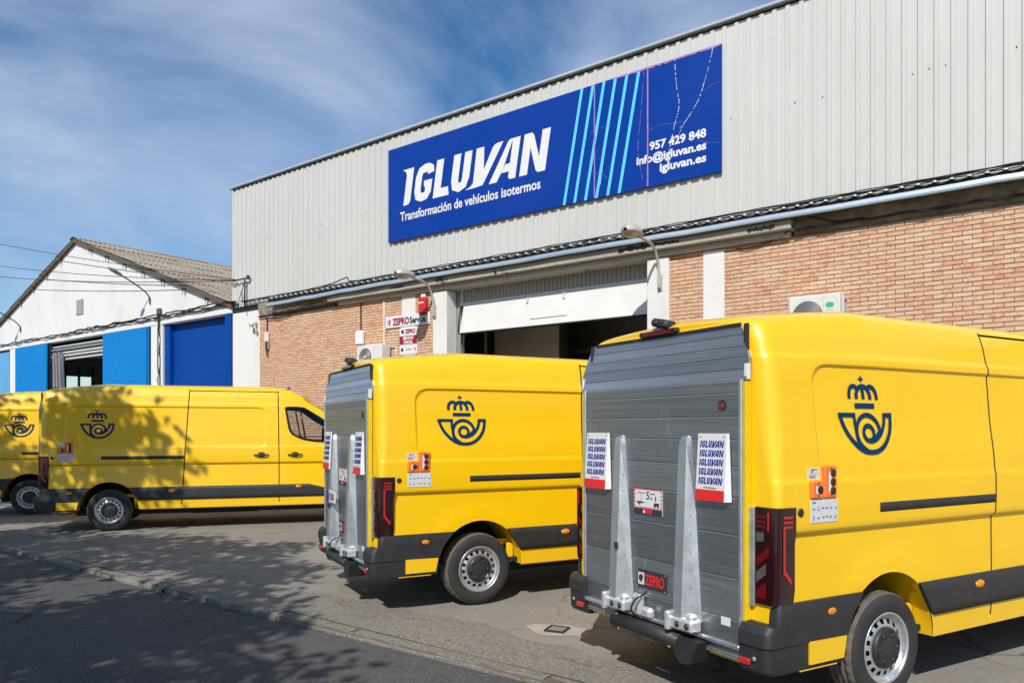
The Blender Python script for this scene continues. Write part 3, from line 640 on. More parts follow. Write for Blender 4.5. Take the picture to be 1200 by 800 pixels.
m = MB(); m.tube(smooth_path([(.765, -.16, .42), (.80, -.14, .34), (.86, -.10, .22), (.94, -.02, .12), (1.0, .03, .02)]), .018, 'green_print', 8); m.build('pipe', o)
m = MB(); m.box((.761, -.22, .30), (.80, -.08, .56), 'light_metal', bev=.01); m.box((.80, -.18, .48), (.812, -.12, .51), 'print_black'); m.build('valve_cover', o)
ac_unit(-13.94, 3.12, .86, .56, .28, 'white air conditioner beside the conduit on the left brick wall', (.30, .28, .21), False)
o = empty('junction_box', (-14.26, D-.002, 3.735)); tag(o, 'tall white plastic box above the left air conditioner', 'junction box')
m = MB(); m.box((0, -.12, 0), (.25, 0, .35), 'white_plastic', bev=.03); m.build('housing', o); m = MB(); m.box((.09, -.08, -.16), (.15, -.02, -.001), 'pvc_white', bev=.01); m.build('gland', o)
o = empty('meter_box', (-17.99, D-.002, 3.86)); tag(o, 'small cream meter box with dark cables on the brick beside the white pier', 'junction box')
m = MB(); m.box((0, -.09, .22), (.15, 0, .49), 'pvc_white', bev=.02); m.build('housing', o); m = MB(); m.box((.02, -.07, .0), (.08, 0, .215), 'dark_metal', bev=.01); m.box((.095, -.06, .02), (.14, 0, .215), 'grey_metal', bev=.01); m.build('terminal', o)
m = MB(); m.tube(smooth_path([(.05, -.04, .0), (.06, -.05, -.12), (.10, -.04, -.16), (.12, -.04, -.02)]), .012, 'cable', 6); m.tube([(.06, -.03, .49), (.06, -.03, .9)], .014, 'cable', 6); m.build('cable', o)
o = empty('insulator', (-18.45, D-.022, 4.62)); tag(o, 'white insulator cup on the white corner pier', 'insulator')
m = MB(); m.lathe([(.01, 0), (.09, 0), (.10, -.05), (.10, -.16), (.06, -.19), (.001, -.19)], (0, -.02, 0), 'y', 'pvc_white', 16); m.build('cup', o); m = MB(); m.tube(smooth_path([(.06, -.12, -.05), (.13, -.1, -.15), (.10, -.06, -.28), (.02, -.02, -.22)]), .02, 'pvc_white', 6); m.build('cable', o)
# overhead wires and their bracket at the warehouse corner
br = empty('wire_bracket', (-18.85, D-.12, 5.10)); tag(br, 'iron bracket carrying the overhead wires at the warehouse corner', 'bracket')
m = MB(); m.tube([(0, 0, -.1), (0, 0, .82)], .022, 'dark_metal', 8); m.build('pole', br); m = MB(); m.tube([(-.55, 0, .80), (.16, 0, .81)], .022, 'dark_metal', 8); m.lathe([(.04, -.05), (.05, 0), (.04, .06), (.001, .06)], (.16, 0, .82), 'z', 'dark_metal', 10); m.build('crossarm', br)
m = MB(); m.tube([(-.02, .01, .72), (-.3, .02, .25), (-.35, .03, .02)], .010, 'cable', 6); m.tube(smooth_path([(-.02, .0, .7), (-.15, .0, .4), (-.10, .0, .2), (-.25, .02, .0)]), .008, 'cable', 6); m.build('down_lead', br)
for i, (z0, z1, s_) in enumerate(((9.75, 6.2, .15), (8.85, 5.98, .25), (8.35, 5.90, .25))):
    m = MB(); m.tube(sag((-19.3, D-.12-.02*i, 5.93-.02*i), (-44, D-.3-.1*i, (11.2, 10.0, 9.35)[i]), 40, s_), .012, 'cable', 6)
    tag(m.build('overhead_wire'), ('highest overhead wire rising past the white gable', 'middle overhead wire crossing the white gable', 'lowest overhead wire crossing the white gable lamp')[i], 'wire', 'overhead wires')

up_ = empty('utility_pole', (-44.1, D-.42, -.05)); tag(up_, 'wooden utility pole beyond the white shed carrying the overhead wires', 'utility pole')
m = MB(); m.tube([(0, 0, 0), (0, 0, 6), (0, 0, 11.9)], [.15, .13, .10], 'bark', 12); m.build('pole', up_)
for z in (9.40, 10.05, 11.25):
    m = MB(); m.lathe([(.03, -.12), (.05, -.06), (.03, 0), (.05, .06), (.001, .10)], (.12, 0, z), 'z', 'pvc_white', 10); m.tube([(0, 0, z-.1), (.12, 0, z-.1)], .015, 'dark_metal', 6); m.build('insulator', up_)
# ------------------------------------------------------------------ white gabled shed to the left
sh = empty('white_shed'); tag(sh, 'white gabled shed with blue doors and brown corrugated roof', 'building')
AX, AZ, ER, EL, EZ = -29.66, 8.60, -19.62, -39.7, 5.25
sl_ = (AZ-EZ)/(ER-AX)
def shed_wall(a, b, z0, y=D, th=.28):
    pts = [(a, z0), (b, z0)]; top = lambda x: AZ-.06-abs(x-AX)*sl_
    pts.append((b, top(b)));
    if a < AX < b: pts.append((AX, top(AX)))
    pts.append((a, top(a))); m.prism(pts, lambda p, d: (p[0], d, p[1]), y+th, y, 'white_wall')
m = MB(); shed_wall(EL, ER-.005, 5.10); m.build('gable_wall', sh)
m = MB(); m.box((EL, D-.04, 5.02), (ER-.01, D+.2, 5.18), 'white_wall', bev=.02); m.build('string_course', sh)
for a, b in ((-24.22, -23.50), (-35.85, -35.10), (EL, -38.6)):
    m = MB(); m.box((a, D-.03, 0), (b, D+.3, 5.02), 'white_wall', bev=.012); m.build('pilaster', sh)
def corr_door(a, b, z1, name, mat, pitch=.19, dep=.022, y=D-.10):
    m = MB(); x = a; P = []
    while x < b-1e-6:
        for q, dd in ((0, 0), (.12, dep), (.5, dep), (.62, 0)):
            if x+q*pitch <= b: P.append([(x+q*pitch, y-dd, .1), (x+q*pitch, y-dd, z1)])
        x += pitch
    m.grid(P, mat, False); m.box((a, y+.002, .1), (b, y+.05, z1), mat); return m.build(name, sh)
corr_door(-35.06, -32.05, 5.00, 'sliding_door', 'sky_blue_paint'); corr_door(-27.37, -24.26, 5.00, 'sliding_door', 'sky_blue_paint')
m = MB(); m.box((-38.6, D-.06, .1), (-35.86, D-.02, 4.93), 'pale_blue_panel', bev=.01); m.build('panel_door', sh)
m = MB(); m.box((-23.499, D+.04, 0), (-23.2, D+.28, 5.02), 'deep_blue_paint', bev=.01); m.build('door_jamb', sh); m = MB(); m.box((-19.95, D-.05, 0), (ER-.01, D+.28, 5.02), 'deep_blue_paint', bev=.01); m.build('door_jamb', sh)
m = MB(); m.box((-23.2, D+.20, 0), (-19.951, D+.26, 4.98), 'deep_blue_paint'); m.build('blue_door', sh)
r = random.Random(6); m = MB()
for zz in np.arange(.6, 4.9, .62): m.box((-23.498, D+.036, zz), (-23.22, D+.0395, zz+.012), 'sky_blue_paint')
m.build('jamb_joints', sh)
for q in range(5):
    m = MB(); z1 = 4.90-q*.125
    m.box((-32.05, D+.12-.05*(q % 2), z1-.075), (-27.37, D+.17, z1), ('light_metal', 'grey_metal')[q == 1], bev=.01); m.build('shutter_slat', sh)
m = MB(); m.box((-32.2, D+.02, 0), (-32.02, D+.25, 4.99), 'dark_metal'); m.build('door_post', sh)
r = random.Random(21)
for q in range(9):
    x = -31.85+q*.125+r.uniform(-.02, .02); top = 4.62-r.uniform(0, .1); lean = .02+.05*q
    m = MB(); m.prism([(x, 0.2), (x+.10, .2), (x+.10-lean, top), (x-lean, top)], lambda p, d: (p[0]+.25, d, p[1]), D+.05, D-.06-.02*(q % 3), 'grey_metal' if q % 3 else 'dark_metal'); m.build('curtain_strip', sh)
# shed interior with rear windows
m = MB(); m.box((EL, D+.3, -.04), (ER, 27.9, .003), 'interior_dark'); m.box((-27.3, D+.3, 0), (-27.2, 20, 5.0), 'interior_dark'); m.build('interior_room', sh)
m = MB()
z0, z1 = 3.2, 4.6
wx = [(-39.0+i*2.3, -37.2+i*2.3) for i in range(8)]
m.box((EL, 28, 0), (ER, 28.1, z0), 'interior'); m.box((EL, 28, z1), (ER, 28.1, 5.2), 'interior'); px = EL
for a, b in wx: m.box((px, 28, z0), (a, 28.1, z1), 'interior'); px = b
m.box((px, 28, z0), (ER, 28.1, z1), 'interior'); m.build('back_wall', sh)
m = MB(); shed_wall(EL, ER-.005, 5.2, 28.0, .1); m.build('back_gable', sh)
for a, b in wx:
    m = MB()
    for t in (0, .33, .66, 1): m.box((a+(b-a)*t-.02, 27.98, z0), (a+(b-a)*t+.02, 28.02, z1), 'dark_metal')
    m.box((a, 27.985, (z0+z1)/2-.02), (b, 28.015, (z0+z1)/2+.02), 'dark_metal'); m.build('window_frame', sh)
# corrugated roof sheets
SLN = math.hypot(ER-AX, AZ-EZ); nc = 7; cl = (SLN+.25)/nc; cw = 1.06
m = MB(); k_ = 6
P = [[(x, y, .026*math.sin(2*math.pi*y/.177)+.0) for y in np.linspace(0, cw, 6*4+1)] for x in (0, cl+.12)]
m.grid(P, 'fibre_cement', True, True); m.grid([[(cl+.12, q[1], q[2]) for q in P[1]], [(cl+.12, q[1], q[2]-.03) for q in P[1]]], 'underbody', True, True); sheet = m.mesh('roof_sheet'); sheet_l = sheet  # near-black lip face paints the shade line under each lap
m2 = MB(); m2.grid(P, 'roof_skylight', True, True); skyl = m2.mesh('roof_sheet')
ang = math.atan2(EZ-AZ, ER-AX); r = random.Random(17)
rf = empty('roof', parent=sh)
for c_ in range(nc):
    for n_ in range(15):
        for sgn in (1, -1):
            t = c_*cl; x = AX+sgn*math.cos(ang)*t; z = AZ+math.sin(ang)*t+.02*(1 if c_ % 1 == 0 else 0)+r.uniform(-.008, .008)
            y = D-.12+n_*1.03
            o = link('roof_sheet', skyl if (sgn == 1 and (c_, n_) in ((3, 8), (5, 3), (5, 4), (2, 11))) else sheet, rf, (x, y, z-.03*0))
            o.rotation_euler = (0, -ang if sgn == 1 else math.pi+ang, 0)
            if sgn == -1: o.rotation_euler = (0, -ang, math.pi); o.location = (x, y+1.06, z)
            # each course laps over the one below
            o.location.z += .055-.0*c_
            o.rotation_euler[1] -= .016*1; o.location.z += .012
m = MB(); P = [[(AX+dx, y, AZ+.13-abs(dx)*sl_*1.05+.012*math.sin(2*math.pi*y/.177)) for dx in (-.25, -.08, 0, .08, .25)] for y in np.arange(D-.16, 28.2, .0885)]; m.grid(P, 'fibre_cement', True, True); m.build('ridge_cap', sh)
for sgn in (1, -1):
    m = MB(); a0 = (AX, D-.10, AZ-.01); a1 = (AX+sgn*(ER-AX+.05), D-.10, EZ-.02)
    m.prism([(0, -.06), (SLN+.1, -.06), (SLN+.1, .07), (0, .07)], lambda p, d: (AX+sgn*math.cos(ang)*p[0]-sgn*0, d, AZ+math.sin(ang)*p[0]+p[1]), D+.28, D-.11, 'bark'); m.build('verge_board', sh)
    for q in range(1, 8):
        m = MB(); t = q*SLN/8; x = AX+sgn*math.cos(ang)*t; z = AZ+math.sin(ang)*t-.10
        m.box((x-.04, D-.15, z-.03), (x+.04, D+.02, z+.04), 'bark', bev=.01); m.tube([(x+.02*sgn, D-.13, z-.02), (x+.03*sgn, D-.13, z-.16)], .010, 'dark_metal', 5); m.build('purlin_end', sh)
m = MB(); m.box((-29.66, D-.02, 5.88), (-29.11, D-.002, 6.43), 'grey_metal')
for q in range(9): m.box((-29.63, D-.035, 5.92+q*.056), (-29.14, D-.021, 5.95+q*.056), 'light_metal')
m.build('vent_grille', sh)
m = MB(); m.tube(sag((EL, D-.07, 5.26), (-19.3, D-.07, 5.30), 60, 0, .03, 5), .02, 'cable', 6); m.build('cable_run', sh)
m = MB(); m.tube(sag((EL, D-.09, 5.22), (-19.3, D-.09, 5.26), 60, 0, .035, 6), .022, 'cable', 6); m.build('cable_run', sh)
m = MB(); m.tube(sag((-30, D-.11, 5.30), (-19.3, D-.11, 5.34), 40, 0, .04, 7), .022, 'cable', 6); m.build('cable_run', sh)
m = MB(); m.tube(sag((-23.62, D-.05, 5.2), (-23.60, D-.05, 0.3), 24, 0, .03, 9), .022, 'cable', 6); m.tube(sag((-23.72, D-.05, 5.25), (-23.74, D-.05, 1.3), 24, 0, .03, 19), .014, 'cable', 6); m.build('cable_run', sh)
m = MB(); m.box((-24.05, D-.10, 2.75), (-23.82, D-.03, 3.02), 'pvc_white', bev=.02); m.build('meter_cabinet', sh)
m = MB(); m.box((-23.75, D-.10, 5.35), (-23.55, D-.01, 5.55), 'bark', bev=.02); m.build('wire_anchor', sh)
m = MB()
for a, b, c_, d_ in ((D+.3, 28, 0, 3.75), (D+.3, 28, 4.30, EZ), (D+.3, 15.4, 3.75, 4.30), (17.3, 28, 3.75, 4.30)): m.box((EL, a, c_), (EL+.1, b, d_), 'interior')
m.build('side_wall', sh)
for q in range(4):
    m = MB(); a = 15.4+q*.63
    m.box((EL+.02, a-.04, 3.75), (EL+.14, a+.04, 4.85), 'dark_metal'); m.box((EL+.101, a+.05, 4.34), (EL+.12, a+.60, 4.80), 'grey_metal'); m.build('window_frame', sh)
def shed_lamp(x, z, label):
    o = empty('gable_lamp', (x, D-.002, z)); tag(o, label, 'wall lamp', 'thin lamps on the white gable')
    m = MB(); m.tube(smooth_path([(0, -.03, 0), (0, -.05, .22), (-.02, -.20, .40), (-.05, -.55, .62), (-.08, -.90, .80)], 5), .022, 'dark_metal', 7); m.build('arm', o)
    m = MB(); P = [[(-.08+rx*math.cos(a), -.86-t, .79+t*.42+rz*math.sin(a)) for a in np.linspace(0, 2*math.pi, 11)] for t, rx, rz in ((0, .03, .02), (.08, .10, .05), (.22, .12, .06), (.36, .10, .05), (.44, .02, .02))]; m.grid(P, 'grey_metal', True); m.build('head', o)
shed_lamp(-24.28, 5.75, 'thin curved lamp above the white pillar on the gable'); shed_lamp(-34.75, 5.66, 'thin curved lamp near the low left end of the gable')

# ------------------------------------------------------------------ the vans
CX = .960                                             # half width; v runs from the kerb-facing right side (0) to the far side
UR = -1.02
SEC_W = [.345, .36, .50, .73, 1.085, 1.100, 1.120, 1.138, 1.25, 1.395, 1.425, 1.58, 2.10, 2.135, 2.165, 2.28, 2.345, 2.388]
SEC_I = [.045, .016, .010, .016, .030, .030, .004, .0, .0, .006, .015, .026, .080, .085, .100, .125, .147, .165]
ROOF = [(.165, 2.388), (.178, 2.405), (.20, 2.424), (.235, 2.441), (.30, 2.457), (.42, 2.472), (.60, 2.485), (.80, 2.496), (CX, 2.5)]
def smst(a, b, x): t = np.clip((x-a)/(b-a), 0, 1); return t*t*(3-2*t)
TU = [UR, -.98, -.88, -.5, -.1, 2.55, 2.75, 2.95, 3.15, 3.5, 3.95, 4.35, 4.60, 4.82, 5.0, 5.10, 5.15, 5.18]
TT = [2.36, 2.385, 2.41, 2.46, 2.50, 2.50, 2.49, 2.44, 2.34, 2.10, 1.80, 1.56, 1.44, 1.36, 1.25, 1.12, 1.0, .86]
PU = [UR, 2.9, 3.5, 4.0, 4.5, 4.75, 4.92, 5.03, 5.11, 5.16, 5.18]; PI_ = [0, 0, .012, .04, .085, .14, .22, .31, .42, .53, .62]
def topT(u): return np.interp(u, TU, TT)
def plan(u): return 1-np.interp(u, PU, PI_)/CX
def warp(u, w):
    T = topT(u); lo = np.where(u < 1, 2.05, 1.42)
    w1 = w+(np.maximum(T, 1.47)-2.5)*np.clip((w-lo)/(2.5-lo), 0, 1)
    return w1+(np.minimum(T, 1.47)-1.47)*np.clip((w1-.55)/.92, 0, 1)
def rrect(u, w, a, b, c, d, r):
    qx = np.abs(u-(a+b)/2)-(b-a)/2+r; qy = np.abs(w-(c+d)/2)-(d-c)/2+r
    return np.hypot(np.maximum(qx, 0), np.maximum(qy, 0))+np.minimum(np.maximum(qx, qy), 0)-r
SEAM1 = lambda w: 1.125+.060*(np.minimum(w, 2.42)-.5)
def seam(x, half=.0045, edge=.0035): return 1-smst(half, half+edge, np.abs(x))
def inset(u, w):
    """how far the side lies inside the plane v = 0"""
    I = np.interp(w, SEC_W, SEC_I)
    s = rrect(u, w, -.655, 2.50, 1.36, 2.088, .14)
    fu = smst(1.2, 2.3, u); fade = smst(1.42, 1.80, w)*(1-fu)+smst(1.33, 1.46, w)*fu
    I = I+.016*(1-smst(-.016, .003, s))*fade
    for cu in (0, 4.215):
        rr = np.hypot(u-cu, w-.37); I = I-.007*(1-smst(.50, .66, rr))*smst(.60, .80, w)*(w < 1.1)
    dep = .014
    I = I+dep*seam(u-SEAM1(w))*(w > .40)*(w < 2.40)
    I = I+dep*seam(u-2.72+.012*np.clip(w-1.2, 0, 1))*(w > .40)*(w < 2.40)
    I = I+dep*seam(w-2.372, .004, .003)*(u > SEAM1(2.37))*(u < 2.72)
    I = I+dep*seam(u-3.86)*(w > .55)*(w < 1.30)
    # rounded rear corner
    rr = .05+.05*smst(1.22, 1.75, w); t = np.clip(1-(u-UR)/rr, 0, 1); I = I+rr*(1-np.sqrt(np.maximum(0, 1-t*t)))
    return I
def side_pt(u, wf, off=0., far=False):
    """point on the body side at length u and height wf, off metres outside it"""
    w = wf
    if abs(float(warp(np.array(u), np.array(wf)))-wf) > 1e-5:
        ww = np.linspace(.3, 2.388, 400); w = float(np.interp(wf, warp(np.full(400, u), ww), ww))
    I = float(inset(np.array(float(u)), np.array(float(w)))); y = (CX-I)*float(plan(u))+off
    return (u, CX-y, wf) if not far else (u, CX+y, wf)
WIN = [(2.835, 2.075), (2.87, 2.10), (3.12, 2.09), (3.22, 2.05), (3.42, 1.92), (3.66, 1.76), (3.88, 1.615), (3.95, 1.55), (3.92, 1.50), (3.80, 1.480), (3.47, 1.487), (3.175, 1.525), (2.985, 1.60), (2.93, 1.655), (2.895, 1.74)]
def in_poly(u, w, poly):
    ins = np.zeros(u.shape, bool); n = len(poly)
    for i in range(n):
        (x0, y0), (x1, y1) = poly[i], poly[(i+1) % n]
        c_ = ((y0 > w) != (y1 > w)) & (u < (x1-x0)*(w-y0)/((y1-y0) if y1 != y0 else 1e-9)+x0); ins ^= c_
    return ins
def near_poly(u, w, poly):
    best = None
    for i in range(len(poly)):
        a = np.array(poly[i]); b = np.array(poly[(i+1) % len(poly)]); t = np.clip(((u-a[0])*(b-a)[0]+(w-a[1])*(b-a)[1])/((b-a)@(b-a)), 0, 1)
        q = a+(b-a)*t; d_ = (q[0]-u)**2+(q[1]-w)**2
        if best is None or d_ < best[0]: best = (d_, q)
    return best[1]

def van_body():
    U = set(np.round(np.arange(UR, 5.18, .022), 4).tolist()+[UR, 5.18])
    for s_ in (1.125, 2.72, 3.86):
        for e in (-.016, -.0085, -.0045, -.002, .002, .0045, .0085, .016): U.add(round(s_+e, 4))
    for e in (.004, .010, .018, .028, .040, .055, .075, .1): U.add(round(UR+e, 4))
    for e in (5.05, 5.08, 5.10, 5.12, 5.135, 5.15, 5.16, 5.172): U.add(e)
    for e in (-.670, -.661, -.655, -.648, -.640, -.632): U.add(e)
    U = np.array(sorted(U))
    Wl = set(np.round(np.arange(.36, 2.36, .02), 4).tolist()+SEC_W)
    for e in (2.364, 2.368, 2.376, 2.380, 2.09, 2.085, 2.078, 2.07, 1.11, 1.129): Wl.add(e)
    Wl = sorted(Wl); keep = [Wl[0]]
    for x in Wl[1:]:
        if x-keep[-1] > .0025: keep.append(x)
    Wl = np.array(keep); nS = len(Wl)
    ro = np.array(ROOF[1:]); 
    # denser roof
    rI = np.concatenate([np.interp(np.linspace(0, len(ROOF)-1, 25)[1:], range(len(ROOF)), [q[0] for q in ROOF])]); rW = np.interp(np.linspace(0, len(ROOF)-1, 25)[1:], range(len(ROOF)), [q[1] for q in ROOF])
    nT = nS+len(rI)
    G, Wg = np.meshgrid(U, np.concatenate([Wl, rW]), indexing='ij')
    lean = .060*np.exp(-((G-1.125)/.55)**2)
    Ug = G+lean*(np.minimum(Wg, 2.42)-.5)
    Ig = np.empty_like(Ug); Ig[:, :nS] = inset(Ug[:, :nS], Wg[:, :nS])
    Ig[:, nS:] = rI[None, :]
    t = np.clip(1-(Ug[:, nS:]-UR)/.10, 0, 1); Ig[:, nS:] += .10*(1-np.sqrt(np.maximum(0, 1-t*t)))*(1-rI[None, :]/CX)
    Wf = warp(Ug, Wg); Y = (CX-Ig)*plan(Ug)
    nU = len(U)
    # openings: wheel arches and side windows are cut, their edges snapped to the outline
    hole = np.zeros((nU-1, nT-1), bool)
    um = (Ug[:-1, :-1]+Ug[1:, 1:])/2; wm = (Wf[:-1, :-1]+Wf[1:, 1:])/2
    side = np.zeros_like(hole); side[:, :nS-1] = True
    def allin(q): return q[:-1, :-1] & q[1:, :-1] & q[:-1, 1:] & q[1:, 1:]
    for cu in (0, 4.215): hole |= side & allin(np.hypot(Ug-cu, Wf-.37) < .4501)
    hole |= side & allin(in_poly(Ug, Wf, WIN))
    used = np.zeros((nU, nT), bool)
    kq = ~hole
    for a, b in ((0, 0), (1, 0), (0, 1), (1, 1)): used[a:nU-1+a, b:nT-1+b] |= kq
    for cu in (0, 4.215):
        rr = np.hypot(Ug-cu, Wf-.37); ii = used & (rr < .45); ii[:, nS:] = False
        f_ = .45/np.maximum(rr, 1e-6)
        Ug = np.where(ii, cu+(Ug-cu)*f_, Ug); Wf = np.where(ii, .37+(Wf-.37)*f_, Wf)
    # pull the ring of vertices just outside onto the circle too
    for i, j in zip(*np.where(used & in_poly(Ug, Wf, WIN))):
        if j < nS: q = near_poly(Ug[i, j], Wf[i, j], WIN); Ug[i, j], Wf[i, j] = q
    V = []; F = []
    near = np.stack([Ug, CX-Y, Wf], -1).reshape(-1, 3); far = np.stack([Ug, CX+Y, Wf], -1).reshape(-1, 3)
    verts = np.concatenate([near, far]); nn = nU*nT
    for i in range(nU-1):
        for j in range(nT-1):
            if hole[i, j]: continue
            a, b, c_, d_ = i*nT+j, (i+1)*nT+j, (i+1)*nT+j+1, i*nT+j+1
            F.append((a, b, c_, d_)); F.append((nn+d_, nn+c_, nn+b, nn+a))
    # nose and tail caps
    for i, flip in ((0, False), (nU-1, True)):
        for j in range(nT-2):
            q = [i*nT+j, i*nT+j+1, nn+i*nT+j+1, nn+i*nT+j]; F.append(tuple(q[::-1] if flip else q))
    me = bpy.data.meshes.new('body'); me.from_pydata(verts.tolist(), [], F)
    bm = bmesh.new(); bm.from_mesh(me); bmesh.ops.remove_doubles(bm, verts=bm.verts, dist=.0004); bmesh.ops.recalc_face_normals(bm, faces=bm.faces)
    # outward orientation check: a face on the near side must look to -v
    ref = max(bm.faces, key=lambda f_: -f_.calc_center_median().y)
    if ref.normal.y > 0: bmesh.ops.reverse_faces(bm, faces=bm.faces)
    for e in bm.edges:
        if len(e.link_faces) == 2 and e.calc_face_angle(0) > .75: e.smooth = False
    bm.to_mesh(me); bm.free()
    me.materials.append(MATS['van_paint']); me.materials.append(MATS['black_rubber']); me.polygons.foreach_set('use_smooth', [True]*len(me.polygons))
    # door gaps coloured black, walls too: rubber seals plus painted deep shade
    cc = np.empty(len(me.polygons)*3); me.polygons.foreach_get('center', cc); cc = cc.reshape(-1, 3); u, wv_ = cc[:, 0], cc[:, 2]
    g_ = (np.abs(u-SEAM1(wv_)) < .0078) & (wv_ > .41) & (wv_ < 2.39) | (np.abs(u-2.72+.012*np.clip(wv_-1.2, 0, 1)) < .0078) & (wv_ > .41) & (wv_ < 2.38) | (np.abs(u-3.86) < .0078) & (wv_ > .56) & (wv_ < 1.28)
    g_ |= (np.abs(wv_-2.372) < .0065) & (u > SEAM1(2.37)) & (u < 2.72) & (np.abs(cc[:, 1]-CX) > .75)
    me.polygons.foreach_set('material_index', g_.astype(np.int32)); me.update(); return me

def side_strip(mb, us, w0, w1, off, mat, nw=4, far=False, thick=.02):
    """moulding along the side between heights w0(u) and w1(u)"""
    P = []
    for u in us:
        a, b = (w0(u) if callable(w0) else w0), (w1(u) if callable(w1) else w1); row = [side_pt(u, a, -thick, far)]
        for q in range(nw+1):
            e = .006 if q in (0, nw) else 0; row.append(side_pt(u, a+(b-a)*q/nw, off-e, far))
        row.append(side_pt(u, b, -thick, far)); P.append(row)
    mb.grid(P, mat, True, far)
    for end, fl_ in ((0, False), (-1, True)):
        b = mb.add(P[end]); mb.face(list(range(b, b+len(P[end]))), mat)
def decal_map(off): return lambda p, d: side_pt(p[0], p[1], off+d)

def make_wheel(parent, u, far):
    vc = .03 if not far else 2*CX-.03; sg = 1 if not far else -1           # outer face, pointing to -v on the near side
    w_ = empty('wheel', (u, vc, .345), 0, parent)
    if far: w_.rotation_euler = (0, 0, math.pi)
    key = 'wheel'
    if key not in CACHE:
        n = 128; m = MB()
        prof = [(.215, .016), (.225, .004), (.245, -.002), (.275, -.006), (.300, -.004), (.318, .004), (.330, .016), (.340, .030), (.343, .040), (.343, .058), (.336, .060), (.336, .066), (.344, .068), (.345, .098), (.337, .100), (.337, .108), (.345, .110), (.344, .142), (.336, .144), (.336, .150), (.343, .152), (.343, .172), (.338, .185), (.320, .205), (.285, .215), (.225, .208), (.215, .195)]
        m.lathe(prof, (0, 0, 0), 'y', 'tyre_rubber', n, True, None, lambda i, j: 'tread_rubber' if 6 <= i <= 21 else 'tyre_rubber')
        # shoulder blocks: every fourth segment cut back
        nv = n
        for i in (7, 8, 9, 20, 21):
            for j in range(n):
                if j % 4 == 0:
                    x, y, z = m.v[i*nv+j]; r_ = math.hypot(x, z); f_ = (r_-.007)/r_; m.v[i*nv+j] = (x*f_, y, z*f_)
        CACHE['tyre'] = m.recalc(m.mesh('tyre'))
        m = MB(); n = 96
        prof = [(.217, .010), (.223, .004), (.217, .000), (.208, .004), (.204, .014), (.200, .040), (.190, .046), (.182, .040), (.176, .034), (.148, .022), (.140, .020), (.118, .022), (.105, .030), (.02, .030)]
        m.lathe(prof, (0, 0, 0), 'y', 'rim_silver', n, True, lambda i, j: i == 8 and j % 6 in (0, 1, 2))
        CACHE['rim'] = m.recalc(m.mesh('rim'))
        m = MB(); m.lathe([(.128, .024), (.127, .004), (.116, -.006), (.09, -.010), (.07, -.008), (.058, -.014), (.04, -.016), (.001, -.016)], (0, 0, 0), 'y', 'black_plastic', 40)
        for q in range(6):
            t = q*math.pi/3; m.lathe([(.014, 0), (.012, -.008), (.001, -.009)], (.085*math.cos(t), -.006, .085*math.sin(t)), 'y', 'black_plastic', 10)
            a = t+.3; M_ = Matrix.Rotation(-a, 4, 'Y'); m.box((.095, -.014, -.022), (.112, -.002, .022), 'black_gloss', M_, bev=.004)
        CACHE['hub_cap'] = m.recalc(m.mesh('hub_cap'))
        m = MB(); m.lathe([(.001, .05), (.205, .05), (.205, .19), (.001, .19)], (0, 0, 0), 'y', 'underbody', 32); CACHE['brake_drum'] = m.recalc(m.mesh('brake_drum')); CACHE[key] = 1
    for q in ('tyre', 'rim', 'hub_cap', 'brake_drum'): link(q, CACHE[q], w_)
CACHE = {}

